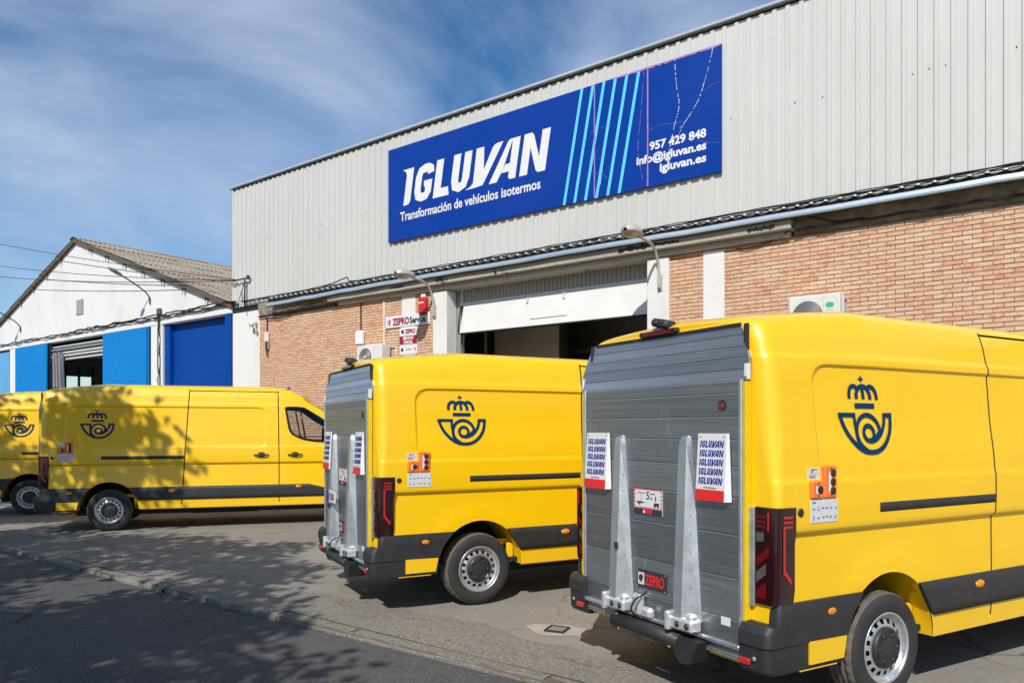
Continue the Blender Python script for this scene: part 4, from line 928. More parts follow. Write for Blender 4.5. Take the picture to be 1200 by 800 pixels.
def make_van():
    root = empty('delivery_van')
    link('body', van_body(), root)
    # floor, axles
    m = MB(); m.box((-.93, .10, .385), (4.9, 2*CX-.10, .42), 'underbody'); m.box((-.55, .35, .24), (4.8, .55, .384), 'underbody'); m.box((-.55, 2*CX-.55, .24), (4.8, 2*CX-.35, .384), 'underbody'); m.box((1.2, .6, .20), (2.4, 1.3, .384), 'underbody', bev=.03)
    m.tube([(0, .2, .345), (0, 1.72, .345)], .055, 'underbody', 10); m.tube([(4.215, .2, .345), (4.215, 1.72, .345)], .05, 'underbody', 10); m.build('chassis', root)
    # wheel arch liners
    for cu in (0, 4.215):
        for far in (False, True):
            m = MB(); yy = [.02, .06, .12, .30, .46]; P = [[(cu+(.452+(.004 if y > .03 else 0))*math.cos(t), y if not far else 2*CX-y, .37+(.452+(.004 if y > .03 else 0))*math.sin(t)) for y in yy] for t in np.linspace(-.02, math.pi+.02, 33)]
            m.grid(P, 'van_paint', True, far)
            b = m.add([(cu+.456*math.cos(t), .46 if not far else 2*CX-.46, .37+.456*math.sin(t)) for t in np.linspace(-.02, math.pi+.02, 33)]); m.face(list(range(b, b+33)), 'underbody'); m.build('arch_liner', root, recalc=False)
            if cu == 0 and not far:
                m = MB(); m.box((.36, .14, .37), (.43, .18, .56), 'van_paint', bev=.01); m.box((.22, .20, .54), (.42, .24, .60), 'van_paint', bev=.01); m.build('arch_bracket', root)
    for u in (0, 4.215):
        for far in (False, True): make_wheel(root, u, far)
    # black mouldings
    arch = lambda c_, w: math.sqrt(max(0, .453**2-(w-.37)**2))
    for far in (False, True):
        m = MB(); P = []
        for q in range(49):
            t = q/48; row = []
            for e, wq in enumerate((.505, .505, .56, .62, .68, .725, .725)):
                u0 = arch(0, wq)+.004; ue = 4.215-arch(0, wq)-.004; ue = min(ue, 3.24+.26*(.725-wq)/.07)
                row.append(side_pt(u0+(ue-u0)*t, wq, -.01 if e in (0, 6) else (.014 if e in (1, 5) else .018), far))
            P.append(row)
        m.grid(P, 'black_plastic', True, far)
        for end in (0, -1): b = m.add(P[end]); m.face(list(range(b, b+7)), 'black_plastic')
        m.build('side_moulding', root, recalc=False)
        m = MB()
        for u, w in ((.962, .655), (3.055, .687), (-.58, .653)):
            m = MB(); y0 = side_pt(u, w, .018, far)[1]; sg = -1 if not far else 1
            m.lathe([(.030, 0), (.028, .006*sg), (.018, .011*sg), (.001, .013*sg)], (0, 0, 0), 'y', 'amber', 20)
            m.v = [(a*1.75+u, b+y0, c_*.92+w) for a, b, c_ in m.v]; mo = m.build('side_marker', root)
    # rear bumper with corners, and its body-coloured insert
    m = MB()
    for far in (False, True):
        Y = (lambda y: y) if not far else (lambda y: 2*CX-y)
        def loft(rows, mat='black_plastic'):
            P = [[(u, Y(v), w) for u, v in path] for w, path in rows]
            m.grid(P, mat, True, far)
        def cpath(uend, r, vin, o, a_):
            pts = [(a_, -o+.03), (a_+.0005, -o), ((a_+uend+r)/2, -o)]
            for t in np.linspace(0, math.pi/2, 7): pts.append((uend+r-r*math.sin(t), -o+r-r*math.cos(t)))
            pts += [(uend, vin), (uend+.07, vin+.01)]; return pts
        rows = []
        for w, ue, o in ((.332, -1.05, -.03), (.345, -1.085, .0), (.365, -1.10, .006), (.492, -1.105, .006), (.500, -1.115, .014), (.575, -1.11, .014), (.612, -1.085, .014), (.616, -1.03, .0)):
            rows.append((w, cpath(ue, .055, .20, o, -math.sqrt(max(.02, .453**2-(w-.37)**2))-.004)))
        loft(rows)
        rows = []
        for w, ue, o in ((.60, -1.025, .012), (.64, -1.02, .014), (.70, -1.018, .012), (.728, -1.012, .004), (.730, -1.005, -.02)):
            rows.append((w, cpath(ue, .03, .06, o, -math.sqrt(max(.02, .453**2-(w-.37)**2))-.004)))
        loft(rows)
        m.box((-1.06, Y(.05), .598), (-1.0, Y(.2), .618), 'black_plastic')
    m.box((-1.03, .2, .36), (-.98, 2*CX-.2, .44), 'underbody'); bmp = sharpen(m.build('rear_bumper', root, recalc=False), .42)
    for far in (False, True):
        Y = (lambda y: y) if not far else (lambda y: 2*CX-y)
        m = MB(); m.prism([(-.775, .372), (-.480, .372), (-.452, .497), (-.775, .503)], lambda p, d: (p[0], Y(-d), p[1]), -.03, .017, 'van_paint'); m.build('bumper_panel', bmp)
        m = MB(); m.box((-.84, Y(.0), .338), (-.52, Y(.04), .352), 'van_paint'); m.build('bumper_lip', bmp)
        m = MB(); m.box((-1.115, Y(.12), .385), (-1.095, Y(.20), .42), 'lamp_bright_red', bev=.006); m.build('reflector', bmp)
        m = MB(); m.lathe([(.014, 0), (.012, -.006), (.001, -.006)], (-1.111, Y(.085), .43), 'x', 'grey_metal', 12); m.build('sensor', bmp)
    # tail lamps wrapped round the corners
    for far in (False, True):
        Y = (lambda y: y) if not far else (lambda y: 2*CX-y)
        m = MB(); P = []
        for w, e in ((.722, .012), (.726, .003), (.80, 0), (1.02, 0), (1.06, -.002), (1.12, -.010), (1.255, -.012), (1.262, -.006), (1.266, .004)):
            o = .006 if e <= 0 else -.004
            path = [(-.876+(-.012 if w < 1.1 else 0), .01), (-.876+(-.012 if w < 1.1 else 0), -o), (-.94, -o-.002)]
            for t in np.linspace(0, math.pi/2, 6): path.append((-1.005-.03*math.sin(t), -o+.03-.03*math.cos(t)))
            path += [(-1.037, .10), (-1.035, .145), (-1.01, .147)]
            P.append([(u, Y(v), w) for u, v in path])
        m.grid(P, 'lamp_dark', True, far); m.grid(P[:1]+P[:1], 'lamp_dark'); tl = sharpen(m.build('tail_lamp', root, recalc=False), .5)
        S = lambda p, d: (p[0], Y(-.011-d), p[1]); R = lambda p, d: (-1.041-d, Y(p[0]-.022), p[1])
        m = MB()
        for w in (1.205, 1.178, 1.151): m.poly([S(q, 0) for q in ((-.985, w), (-.91, w), (-.91, w+.013), (-.985, w+.013))], 'lamp_bright_red')
        m.poly([S(q, .0005) for q in ((-.988, .90), (-.970, .90), (-.970, 1.152), (-.988, 1.152))], 'lamp_bright_red'); m.poly([S(q, .001) for q in ((-.988, .905), (-.970, .918), (-.920, .862), (-.925, .835))], 'lamp_bright_red'); m.build('light_strip', tl)
        for w in (1.205, 1.178, 1.151): m = MB(); m.poly([R(q, 0) for q in ((.085, w), (.155, w), (.155, w+.014), (.085, w+.014))], 'lamp_red'); m.build('red_lens', tl)
        for pts, mt in ((((.075, 1.135), (.064, 1.135), (.060, 1.235), (.078, 1.235)), 'lamp_bright_red'), (((.065, 1.00), (.15, .93), (.15, .985), (.065, 1.05)), 'lamp_red'), (((.085, .76), (.155, .755), (.155, .80), (.085, .85)), 'lamp_red')):
            m = MB(); m.poly([R(q, 0) for q in pts], mt); m.build('red_lens', tl)
        for pts in (((.10, 1.075), (.155, 1.07), (.155, 1.125), (.10, 1.125)), ((.085, .895), (.155, .84), (.155, .90), (.085, .955))):
            m = MB(); m.poly([R(q, 0) for q in pts], 'lamp_clear'); m.build('clear_lens', tl)
    # round plug, sliding-door rail, handles
    for far in (False, True):
        sg = -1 if not far else 1
        y0 = side_pt(-.835, 1.233, 0, far)[1]; m = MB(); m.lathe([(.024, 0), (.023, .006*sg), (.015, .009*sg), (.001, .009*sg)], (-.835, y0, 1.233), 'y', 'black_plastic', 18); m.build('round_plug', root)
    m = MB(); us = np.linspace(-.118, 1.158, 30); side_strip(m, us, 1.197, 1.256, .006, 'black_plastic', 2); m.build('slide_rail', root); rail = root.children[-1]
    m = MB(); us = np.linspace(-.10, 1.150, 24); side_strip(m, us, 1.210, 1.228, .010, 'dark_metal', 2); m.build('rail_channel', rail)
    for u in (2.42, 2.995):
        for far in (False, True):
            sg = -1 if not far else 1; hh = empty('door_handle', side_pt(u, 1.252, 0, far), 0, root)
            m = MB(); P = [[(x, sg*(.012+.030*(1-(2*t-1)**4))+sg*.010*math.cos(a)*.8, .020*math.sin(a)*(1.0-.35*abs(2*t-1))) for a in np.linspace(0, 2*math.pi, 11)] for t, x in [(q/12, -.125+.25*q/12) for q in range(13)]]; m.grid(P, 'black_plastic', True); m.build('grip', hh, recalc=True)
            m = MB(); m.lathe([(.055, 0), (.05, -.004 if not far else .004), (.001, -.004 if not far else .004)], (0, sg*.001, 0), 'y', 'black_rubber', 20); m.v = [(a*1.2, b, c_*.8+.006) for a, b, c_ in m.v]; m.build('cup', hh)
    # emblem on the flank
    fx = lambda x, y: (-.435+(x-80)/618*.515, 2.029-(y-75+(x-390)*.012)/635*.479)
    for far in (False, True):
        m = MB(); dn = [0.004]
        def st(pts, wd, k=4):
            dn[0] += .0002; d0 = dn[0]
            P2 = [fx(*p) for p in ([tuple(q[:2]) for q in smooth_path([(*p, 0) for p in pts], k)] if k else pts)]
            stroke(m, P2, wd*.515/618, lambda p, d: side_pt(p[0], p[1], d0, far), 0, 'navy_print')
        st([(373, 75), (373, 128)], 15, 0); st([(345, 102), (399, 102)], 15, 0)
        st([(226, 265), (226, 222), (240, 183), (270, 163), (302, 168), (325, 190)], 34); st([(308, 265), (306, 225), (325, 187), (352, 166), (385, 160)], 36); st([(385, 265), (380, 200), (374, 165)], 34); st([(463, 265), (457, 220), (440, 187), (412, 166), (375, 160)], 36); st([(540, 265), (534, 220), (515, 182), (485, 162), (455, 162), (430, 186)], 34)
        st([(277, 321), (502, 318)], 38, 0)
        st([(82, 399), (275, 396)], 32, 0); st([(98, 390), (122, 465), (160, 538), (210, 600), (272, 654), (340, 686), (400, 693), (472, 688), (542, 658), (602, 605), (648, 535), (670, 465), (680, 376)], 36); st([(590, 391), (697, 388)], 34, 0)
        st([(606, 378), (599, 440), (577, 495), (541, 545), (492, 583), (440, 603), (405, 603)], 34)
        st([(405+58*math.cos(t), 540+61*math.sin(t)) for t in np.linspace(0, 2*math.pi, 25)], 34, 0)
        st([(540, 525), (525, 475), (500, 437), (455, 405), (400, 393), (345, 407), (300, 445), (274, 500), (270, 560), (288, 615), (322, 655), (372, 688)], 34)
        st([(258, 385), (258, 450), (263, 520), (268, 580), (285, 650)], 30); st([(465, 585), (505, 550), (545, 505)], 30, 0)
        m.build('emblem', root, recalc=False)
    # lift control boxes and stickers
    def cbox(u0, u1, w0, w1, btn):
        y0 = side_pt((u0+u1)/2, (w0+w1)/2)[1]; o = empty('control_box', ((u0+u1)/2, y0, (w0+w1)/2), 0, root); hw, hh = (u1-u0)/2, (w1-w0)/2
        m = MB(); m.box((-hw, -.020, -hh), (hw, .01, hh), 'orange_box', bev=.009); m.build('case', o)
        m = MB(); m.poly([(-hw*.42, -.0205, -hh*.62 if len(btn) > 1 else -hh*.4), (0, -.0205, -hh*.62 if len(btn) > 1 else -hh*.4), (0, -.0205, hh*.65 if len(btn) > 1 else hh*.4), (-hw*.42, -.0205, hh*.65 if len(btn) > 1 else hh*.4)], 'card_white'); m.build('legend', o)
        for dz in btn:
            m = MB(); m.lathe([(.023, 0), (.022, -.004), (.016, -.006), (.001, -.006)], (.014, -.020, dz), 'y', 'black_rubber', 16); m.build('button', o)
        for dz in (-hh+.018, hh-.018):
            m = MB(); m.lathe([(.006, 0), (.001, -.002)], (0, -.0205, dz), 'y', 'print_black', 8); m.build('screw', o)
    cbox(-.753, -.648, 1.304, 1.408, [0]); cbox(-.642, -.532, 1.304, 1.492, [.052, .0, -.050])
    def sticker(u0, u1, w0, w1, lines):
        m = MB(); S = lambda p, d: (p[0], .0+side_pt((u0+u1)/2, (w0+w1)/2)[1]-.003-d, p[1])
        m.prism([(u0, w0), (u1, w0), (u1, w1), (u0, w1)], S, -.004, .001, 'sticker_grey')
        for (a, b, c_, d_) in lines: m.poly([S((u0+(u1-u0)*x, w0+(w1-w0)*y), .0018) for x, y in ((a, b), (c_, b), (c_, d_), (a, d_))], 'print_black')
        m.build('sticker', root)
    rr = random.Random(3)
    L1 = [(.06, .86, .18, .91)]
    for row in (.55, .15):
        for q in range(6):
            a = .06+q*.155
            for s_ in range(3): y = row+rr.uniform(-.03, .10); x = a+rr.uniform(0, .07); L1.append((x, y, x+.05, y+.035))
    sticker(-.752, -.518, 1.168, 1.298, L1)
    sticker(-.756, -.655, 1.416, 1.478, [(.25, .82, .75, .9), (.28, .6, .40, .76), (.1, .1, .6, .14), (.1, .2, .65, .24), (.1, .3, .6, .34), (.1, .48, .9, .5)])
    # side windows: rubber frame, glass, division bar
    for far in (False, True):
        n = len(WIN); cxw = sum(p[0] for p in WIN)/n, sum(p[1] for p in WIN)/n
        ring = [tuple(q[:2]) for q in smooth_path([(*p, 0) for p in WIN+WIN[:1]], 3)][:-1]
        def scale(p, f_):
            v = Vector((p[0]-cxw[0], p[1]-cxw[1])); L_ = v.length; return (cxw[0]+v.x*(L_+f_)/L_, cxw[1]+v.y*(L_+f_)/L_)
        wi = empty('side_window', side_pt(3.2, 1.6, 0, far), 0, root); off = Vector(wi.location)
        m = MB(); P = []
        for p in ring+ring[:1]:
            P.append([tuple(Vector(side_pt(*scale(p, f_), o_, far))-off) for f_, o_ in ((.022, -.004), (.020, .007), (-.020, .006), (-.024, -.012))])
        m.grid(P, 'black_gloss', True); m.build('window_frame', wi)
        m = MB(); m.poly([tuple(Vector(side_pt(*scale(p, -.005), -.012, far))-off) for p in ring], 'glass'); m.build('pane', wi)
        m = MB(); m.tube([tuple(Vector(side_pt(u, w, -.006, far))-off) for u, w in ((3.083, 2.07), (3.13, 1.80), (3.178, 1.53))], .016, 'black_gloss', 6); m.build('division_bar', wi)
        m = MB(); m.prism([(3.60, 1.495), (3.68, 1.495), (3.68, 1.70), (3.60, 1.76)], lambda p, d: tuple(Vector(side_pt(p[0], p[1], d, far))-off), -.012, -.002, 'black_gloss'); m.build('corner_trim', wi)
        # mirror
        sg = -1 if not far else 1; b_ = Vector(side_pt(3.74, 1.53, 0, far)); mi = empty('door_mirror', b_, 0, root)
        m = MB(); m.box((-.05, 0, -.03), (.05, sg*.16, .04), 'black_plastic', bev=.012); m.build('mirror_arm', mi)
        m = MB(); m.box((-.06, sg*.13, -.06), (.09, sg*.33, .34), 'black_plastic', bev=.035); m.build('mirror_housing', mi); m = MB(); m.box((-.064, sg*.15, -.03), (-.060, sg*.31, .31), 'light_metal'); m.build('mirror_glass', mi)
    # windscreen, grille, head lamps
    m = MB(); P = []
    for u in np.linspace(3.14, 4.45, 24):
        z = float(topT(u)); row = []
        hw = .80-.02*(u-3.1)
        for t in np.linspace(-1, 1, 17):
            I = CX-abs(t)*hw; wz = float(np.interp(I, [q[0] for q in ROOF], [q[1] for q in ROOF]))
            row.append((u+.004, CX+t*hw*float(plan(u)), float(warp(np.array(u), np.array(wz)))+.006))
        P.append(row)
    m.grid(P, 'dark_glass', True); m.build('windscreen', root)
    m = MB()
    for a, b in ((.70, .80), (.58, .66), (.44, .54)): m.box((5.165, CX-.50, a), (5.20, CX+.50, b), 'black_plastic', bev=.012)
    m.build('grille', root)
    for far in (False, True):
        m = MB(); Y = (lambda y: y) if not far else (lambda y: 2*CX-y); m.box((5.0, Y(.28), .86), (5.15, Y(.52), .98), 'lamp_clear', bev=.03); m.build('head_lamp', root)
    m = MB(); m.box((5.0, .36, .30), (5.22, 2*CX-.36, .44), 'black_plastic', bev=.05); m.build('front_bumper', root)
    # cab interior
    m = MB(); m.box((2.74, .2, .5), (2.78, 2*CX-.2, 1.30), 'seat_fabric'); m.build('bulkhead', root)
    for v0 in (.26, 1.18):
        m = MB(); m.box((2.86, v0, .82), (3.35, v0+.5, .98), 'seat_fabric', bev=.05); M_ = Matrix.Translation((2.90, v0, .95)) @ Matrix.Rotation(math.radians(-14), 4, 'Y'); m.box((-.06, 0, 0), (.08, .5, .62), 'seat_fabric', M_, bev=.05); m.box((-.04, .12, .64), (.05, .38, .84), 'seat_fabric', M_, bev=.04); m.build('seat', root)
    m = MB(); m.box((3.75, .22, .95), (4.2, 2*CX-.22, 1.36), 'seat_fabric', bev=.06); m.build('dashboard', root)
    m = MB(); c_ = Vector((3.60, 1.43, 1.30)); m.tube([c_+Vector((.06*math.sin(t)*1.2, .19*math.cos(t), .18*math.sin(t))) for t in np.linspace(0, 2*math.pi, 25)], .016, 'black_plastic', 6); m.build('steering_wheel', root)
    m = MB(); m.lathe([(.035, 0), (.03, .02), (.012, .03), (.008, .05), (.001, .05)], (2.90, .52, 2.44), 'z', 'black_plastic', 12); m.build('antenna', root)
    # rear top: brake lamp and camera
    m = MB(); m.box((-1.06, .78, 2.318), (-1.0, 1.14, 2.350), 'lamp_dark', bev=.008); m.box((-1.062, .82, 2.325), (-1.0601, 1.10, 2.342), 'lamp_red'); m.build('brake_lamp', root)
    rc = empty('rear_camera', (-1.01, .965, 2.352), 0, root)
    m = MB(); m.box((-.05, -.085, .016), (.06, .075, .072), 'black_plastic', Matrix.Rotation(.25, 4, 'X'), bev=.018); m.build('housing', rc); m = MB(); m.box((-.03, -.07, -.02), (.05, .06, .017), 'grey_metal', bev=.008); m.build('foot', rc); m = MB(); m.lathe([(.016, 0), (.014, -.006), (.001, -.007)], (-.051, .0, .045), 'x', 'black_gloss', 12); m.build('lens', rc)
    # rear opening: rubber seal and galvanised posts
    m = MB()
    for far in (False, True):
        Y = (lambda y: y) if not far else (lambda y: 2*CX-y)
        m.box((-1.040, Y(.198), .62), (-1.019, Y(.232), 2.31), 'black_rubber', bev=.006)
    m.box((-1.034, .262, 2.30), (-1.019, 2*CX-.262, 2.318), 'black_rubber'); m.build('door_seal', root)
    for far in (False, True):
        Y = (lambda y: y) if not far else (lambda y: 2*CX-y); m = MB(); m.box((-1.045, Y(.148), .70), (-1.019, Y(.196), 1.262), 'galvanised', bev=.004); m.build('corner_post', root)
    # tail lift
    tl = empty('tail_lift', (-1.065, .988, .45), 0, root); O = Vector((-1.03, 1.035, .45)); CX_ = CX; CX2 = 1.035
    def put(m, name, **k):
        m.v = [(a-O.x, b-O.y, c_-O.z) for a, b, c_ in m.v]; return m.build(name, tl, **k)
    ws = [.468, .60, .838, 1.089, 1.306, 1.485, 1.64, 1.775, 1.911, 1.98]
    for a, b in zip(ws[:-1], ws[1:]):
        m = MB(); e = .0007
        m.box((-1.03, .285, a+e), (-.995, 2*CX2-.285, b-e), 'aluminium', bev=.004)
        m.box((-1.0335, .286, b-.0075), (-1.0301, 2*CX2-.286, b-.001), 'aluminium_arm')
        put(m, 'platform_plank')
    fl_ = [1.98, 2.045, 2.115, 2.18, 2.245, 2.312]; uf = lambda w: -1.03+(w-1.98)*.13
    vl = lambda w: np.interp(w, [1.98, 2.095, 2.312], [.228, .222, .311])
    for a, b in zip(fl_[:-1], fl_[1:]):
        m = MB(); rows = [(a+.0006, .000), (a+.004, .003), (b-.004, .003), (b-.0006, 0)]; P = []
        for w, o in rows: P.append([(uf(w)-o, vl(w), w), (uf(w)-o, 2*CX2-vl(w), w)])
        m.grid(P, 'aluminium_flap', False); Q = [[(uf(w)+.03, vl(w), w), (uf(w)+.03, 2*CX2-vl(w), w)] for w, o in (rows[0], rows[-1])]; m.grid(Q, 'aluminium_flap', False, True)
        for v_ in (0, 1):
            m.poly([P[0][v_], P[-1][v_], Q[1][v_], Q[0][v_]], 'aluminium_flap')
        m.poly([P[0][0], P[0][1], Q[0][1], Q[0][0]], 'aluminium_flap'); m.poly([P[-1][0], P[-1][1], Q[1][1], Q[1][0]], 'aluminium_flap'); put(m, 'flap_plank')
    for far in (False, True):
        Y = (lambda y: y) if not far else (lambda y: 2*CX2-y)
        m = MB(); m.box((-1.040, Y(.258), .462), (-.99, Y(.284), 1.985), 'aluminium_arm', bev=.006); put(m, 'side_rail')
        m = MB(); m.box((-1.030, Y(.232), .50), (-.992, Y(.2575), 1.975), 'safety_yellow', bev=.003); put(m, 'yellow_edge')
        m = MB(); m.box((-1.030, Y(.224), 1.985), (-1.0, Y(.25), 2.075), 'card_white', bev=.003); put(m, 'hinge_block')
    for dv in (0, -.65):
        m = MB(); secs = [(.53, [(1.232, 0), (1.325, .085), (1.395, .090), (1.412, 0)]), (1.2, [(1.283, 0), (1.325, .055), (1.395, .058), (1.41, 0)]), (1.60, [(1.318, 0), (1.33, .036), (1.395, .038), (1.41, 0)]), (1.645, [(1.325, 0), (1.338, .028), (1.388, .028), (1.405, 0)]), (1.66, [(1.34, 0), (1.35, .008), (1.376, .008), (1.39, 0)])]
        m.grid([[(-1.0305-p_, v+dv, w) for v, p_ in s_] for w, s_ in secs], 'aluminium_arm', False); m.poly([(-1.0305-p_, v+dv, .53) for v, p_ in secs[0][1]], 'aluminium_arm'); put(m, 'support_arm')
        m = MB()
        for w in np.linspace(.62, 1.5, 9): m.lathe([(.003, 0), (.0025, -.001), (.001, -.001)], (0, 0, 0), 'y', 'print_black', 6); nvv = 18; m.v[-nvv:] = [(a-1.0305-.5*np.interp(w, [.53, 1.2, 1.6], [.085, .055, .036])-.004, b+dv+np.interp(w, [.53, 1.2, 1.6], [1.278, 1.304, 1.324])-.004, c_*2+w) for a, b, c_ in m.v[-nvv:]]
        put(m, 'arm_rivets')['kind'] = 'stuff'
        # white hinge foot
        m = MB(); m.box((-1.13, 1.22+dv, .470), (-1.04, 1.43+dv, .545), 'steel_white', bev=.012); m.box((-1.15, 1.405+dv, .455), (-1.05, 1.445+dv, .575), 'steel_white', bev=.010); m.box((-1.10, 1.25+dv, .54), (-1.035, 1.40+dv, .575), 'steel_white', bev=.014); put(m, 'hinge_foot')
        m = MB()
        for v in (1.26, 1.345):
            m = MB(); m.lathe([(.020, 0), (.018, -.004), (.008, -.004), (.008, -.010), (.001, -.010)], (-1.131, v+dv, .508), 'x', 'print_black', 14); put(m, 'hinge_bolt')
        # hanging flag boards
    for v0, v1 in ((1.504, 1.756), (.365, .600)):
        m = MB(); o0, o1 = .008, .034; w0, w1 = 1.277, 1.676
        up = lambda w: -1.035-(o1+(o0-o1)*(w-w0)/(w1-w0))
        fn = lambda p, d: (up(p[1])-.001-d, v1-p[0], p[1])
        m.prism([(0, w0), (v1-v0, w0), (v1-v0, w1), (0, w1)], lambda p, d: (up(p[1]) if d else up(p[1])+.006, v1-p[0], p[1]), 0, 1, 'card_white')
        # its white side flap
        m.poly([(up(w1), v0-.001, w1), (up(w0), v0-.001, w0), (-1.036, v0-.030, w0), (-1.036, v0-.012, w1)], 'card_white')
        m.poly([fn(q, .001) for q in ((0, w0), (v1-v0, w0), (v1-v0, w0+.065), (0, w0+.065))], 'print_red')
        for q in range(5): igluvan(lambda p, d: fn((.016+p[0], w0+.098+q*.0545+p[1]), d), .040, 'card_blue', m, .001, width=v1-v0-.032)
        text_polys('www.igluvan.es', .017, lambda p, d: fn(((v1-v0)/2+p[0], w0+.073+p[1]), d), 'print_black', m, .0003, align='CENTER', depth=.001)
        for a in (.02, v1-v0-.02): m.poly([fn((a+.005*math.cos(t), w1-.02+.005*math.sin(t)), .001) for t in np.linspace(0, 2*math.pi, 9)[:-1]], 'print_black')
        put(m, 'flag_board', recalc=False)
    pf = lambda v1_: (lambda p, d: (-1.0345-d, v1_-p[0], p[1]))
    m = MB(); f_ = pf(.445); m.prism([(.032*math.cos(t)+.03, 1.842+.032*math.sin(t)) for t in np.linspace(0, 2*math.pi, 25)[:-1]], f_, -.003, .001, 'print_black'); text_polys('OK', .030, lambda p, d: f_((.03+p[0], 1.832+p[1]), d), 'lamp_bright_red', m, .0012, align='CENTER', depth=.002); put(m, 'round_decal', recalc=False)
    m = MB(); f_ = pf(1.222); W_, z0, z1 = .285, 1.135, 1.305; zb = z0+.042
    m.prism([(0, z0), (W_, z0), (W_, z1), (0, z1)], f_, -.003, .001, 'card_white'); m.poly([f_(q, .0018) for q in ((0, z0), (W_, z0), (W_, zb-.004), (0, zb-.004))], 'print_black')
    for (a, b, c_, d_) in ((0, z1-.007, W_, z1), (0, zb-.002, W_, zb+.005)): m.poly([f_(q, .0016) for q in ((a, b), (c_, b), (c_, d_), (a, d_))], 'print_red')
    for q in range(5):
        z = zb+.008+q*.024
        for a in (.0, W_-.014): m.poly([f_(p_, .002) for p_ in ((a, z), (a+.014, z+.004), (a+.014, z+.016), (a, z+.012))], 'print_red')
    text_polys('5', .075, lambda p, d: f_((.125+p[0], zb+.060+p[1]), d), 'print_black', m, .001, depth=.002); text_polys('m', .034, lambda p, d: f_((.165+p[0], zb+.058+p[1]), d), 'print_black', m, .0004, depth=.002)
    for (a, b, c_, d_) in ((.03, zb+.098, .12, zb+.102), (.165, zb+.094, .215, zb+.100), (.075, zb+.04, .078, zb+.098), (.03, zb+.030, .09, zb+.042), (.088, zb+.034, .115, zb+.038), (.045, zb+.02, .065, zb+.028), (.215, zb+.05, .226, zb+.082), (.205, zb+.022, .255, zb+.040)): m.poly([f_(q, .002) for q in ((a, b), (c_, b), (c_, d_), (a, d_))], 'print_black')
    for a in (.214, .245): m.poly([f_((a+.012*math.cos(t), zb+.022+.012*math.sin(t)), .0024) for t in np.linspace(0, 2*math.pi, 11)[:-1]], 'print_black')
    m.poly([f_(q, .0022) for q in ((.12, z0+.006), (.185, z0+.006), (.185, zb-.010), (.12, zb-.010))], 'print_red'); m.poly([f_(q, .0022) for q in ((.095, z0+.008), (.115, z0+.008), (.115, zb-.012), (.095, zb-.012))], 'card_white'); put(m, 'load_sticker', recalc=False)
    m = MB(); f_ = pf(1.190); m.prism([(0, .645), (.295, .645), (.295, .765), (0, .765)], f_, -.003, .004, 'print_black'); text_polys('ZEPRO', .098, lambda p, d: f_((.092+p[0], .670+p[1]), d), 'print_red', m, .003, sx=.62, depth=.006)
    m.poly([f_(q, .005) for q in ((.015, .665), (.08, .665), (.08, .745), (.015, .745))], 'sticker_grey'); m.poly([f_((.047+.024*math.cos(t), .707+.026*math.sin(t)), .006) for t in np.linspace(.3, 4.9, 11)], 'print_black')
    for a, b in ((.008, .653), (.287, .653), (.287, .757), (.008, .757)): m.poly([f_((a+.004*math.cos(t), b+.004*math.sin(t)), .006) for t in np.linspace(0, 2*math.pi, 7)[:-1]], 'card_white')
    put(m, 'maker_plate', recalc=False)
    m = MB(); m.poly([pf(.42)(q, .001) for q in ((0, .555), (.075, .555), (.075, .605), (0, .605))], 'card_white'); put(m, 'small_sticker', recalc=False)
    m = MB(); m.box((-1.052, 1.335, .885), (-1.03, 1.36, .93), 'black_rubber', bev=.005); m.v = [(a-.075, b-.03, c_) for a, b, c_ in m.v]; put(m, 'rubber_stop')
    # lower sill, tube, brackets, perforated step strips
    m = MB(); m.box((-1.06, .26, .440), (-.98, 2*CX2-.26, .467), 'aluminium_arm', bev=.006); put(m, 'bottom_rail')
    m = MB(); m.tube([(-1.085, .70, .392), (-1.085, 1.37, .392)], .048, 'black_plastic', 18); put(m, 'pivot_tube')
    m = MB(); m.prism([(.52, .43), (.74, .43), (.74, .33), (.68, .27), (.60, .28)], lambda p, d: (d, p[0], p[1]), -.6, -1.12, 'black_plastic'); put(m, 'lift_bracket')
    m = MB(); m.box((-1.12, 1.31, .33), (-.6, 1.38, .45), 'black_plastic', bev=.015); put(m, 'lift_bracket')
    m = MB()
    for v, w in ((.79, .345), (1.30, .345)): m = MB(); m.lathe([(.011, 0), (.010, -.014), (.001, -.014)], (-1.10, v, w), 'x', 'galvanised', 8); put(m, 'bolt')
    for a, b in ((.232, .55), (1.42, 1.83)):
        m = MB(); m.box((-1.03, a, .375), (-1.015, b, .438), 'galvanised')
        nx = int((b-a)/.017)
        for i in range(nx):
            for j in range(3):
                v = a+.012+i*.017; w = .388+j*.017; m.poly([(-1.0308, v-.0045, w-.0045), (-1.0308, v+.0045, w-.0045), (-1.0308, v+.0045, w+.0045), (-1.0308, v-.0045, w+.0045)], 'print_black')
        put(m, 'step_strip', recalc=False)
    m = MB(); m.tube(smooth_path([(-1.10, 1.12, .46), (-1.16, 1.10, .52), (-1.14, 1.08, .585), (-1.08, 1.09, .60), (-1.05, 1.07, .63)]), .007, 'cable', 6); put(m, 'loose_cable')
    m = MB(); m.box((-1.09, 1.10, .455), (-1.03, 1.20, .60), 'steel_white', bev=.02); m.box((-1.09, 1.00, .455), (-1.03, 1.101, .53), 'steel_white', bev=.02); put(m, 'lift_knuckle')
    return root

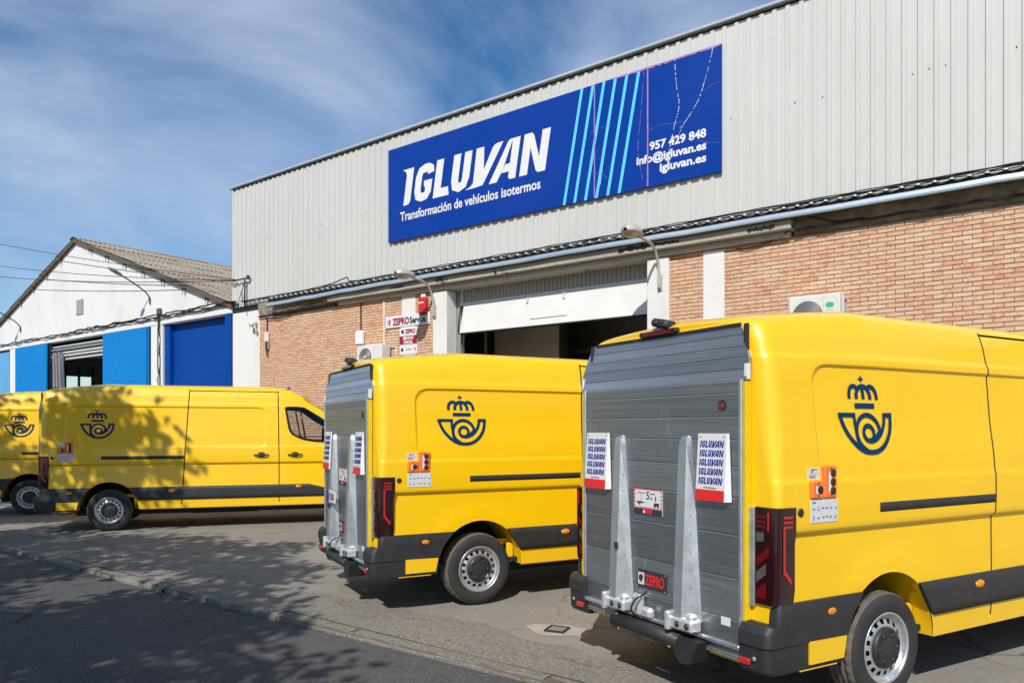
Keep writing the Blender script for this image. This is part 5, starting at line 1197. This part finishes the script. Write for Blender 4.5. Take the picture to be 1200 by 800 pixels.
van = make_van()
SPOTS = [(-1.010, 5.1556, 67.573, 'yellow postal van parked in front of the air conditioner brick wall, OK decal on lift'),
         (-4.7406, 5.6677, 65.688, 'yellow postal van with a licence plate on its tail lift, before the open doorway'),
         (-13.0942, 5.9766, 55.764, 'yellow postal van dappled by tree shade, its cab window in view'),
         (-16.8905, 6.1643, 58.749, 'yellow postal van behind the tree-shaded one, in front of pale blue door')]
vans = []
for i, (x, y, a, lb) in enumerate(SPOTS):
    o = van if i == 0 else copy_tree(van)
    o.location = (x, y, .006); o.rotation_euler = (0, 0, math.radians(a)); tag(o, lb, 'van', 'yellow postal vans parked nose to the building'); vans.append(o)
# the second van carries a registration plate on its lift
lift2 = [c_ for c_ in vans[1].children if c_.name.startswith('tail_lift')][0]
m = MB(); f_ = lambda p, d: (-.012-.08-d-(p[0]-.1)*.0, .33-p[0], .50+p[1])
m.prism([(0, 0), (.30, 0), (.30, .12), (0, .12)], f_, -.01, .0, 'card_white'); m.poly([f_(q, .001) for q in ((0, 0), (.07, 0), (.07, .12), (0, .12))], 'card_blue'); text_polys('0508', .105, lambda p, d: f_((.085+p[0], .022+p[1]), d), 'print_black', m, .001, sx=.85, depth=.002); m.build('licence_plate', lift2, recalc=False)

# ------------------------------------------------------------------ street trees across the road (they shade the left of the yard)
def tree(seed, loc, h, rx, label):
    r = random.Random(seed); o = empty('street_tree', loc); tag(o, label, 'tree', 'street trees across the road')
    m = MB(); m.tube([(0, 0, -.2), (.05, .02, 1.2), (-.04, .05, 2.4), (.06, 0, 3.4), (0, 0, h*.62)], [.19, .16, .14, .12, .07], 'bark', 10)
    ends = []
    for q in range(11):
        a = q*2.4+r.uniform(-.3, .3); z0 = r.uniform(2.2, h*.55); L_ = rx*r.uniform(.55, .9); e = (L_*math.cos(a), L_*math.sin(a), z0+r.uniform(.8, 2.2)); ends.append(e)
        m.tube([(0, 0, z0), (e[0]*.45, e[1]*.45, z0+.5*(e[2]-z0)+.2), e], [.07, .045, .015], 'bark', 6)
    m.build('trunk', o)
    m = MB(); cl = []
    for q in range(60):
        while True:
            p = Vector((r.uniform(-1, 1), r.uniform(-1, 1), r.uniform(-1, 1)))
            if .25 < p.length < 1: break
        cl.append((Vector((p.x*rx, p.y*rx, h*.68+p.z*h*.29)), r.uniform(.45, .95)))
    for c_, R_ in cl:
        for _ in range(int(210*R_)):
            d = Vector((r.gauss(0, 1), r.gauss(0, 1), r.gauss(0, .8))).normalized()*R_*r.uniform(.3, 1.0); p = c_+d
            a = Vector((r.gauss(0, 1), r.gauss(0, 1), r.gauss(0, 1))).normalized(); b = a.orthogonal().normalized(); s_ = r.uniform(.07, .13)
            m.poly([p-a*s_, p+b*s_*.55, p+a*s_, p-b*s_*.55], 'leaf')
    m.build('crown', o, recalc=False)
tree(1, (-6.8, -2.7, .06), 8.8, 3.0, 'leafy street tree on the far pavement opposite the shaded kerb')
tree(2, (-11.7, -1.9, .06), 9.4, 3.2, 'taller leafy street tree on the far pavement opposite the shaded van')
tree(3, (-16.0, -1.9, .06), 9.2, 3.1, 'leafy street tree on the far pavement opposite the end van')
tree(4, (-3.1, -4.6, .06), 8.0, 2.3, 'slim leafy street tree standing back from the far kerb')
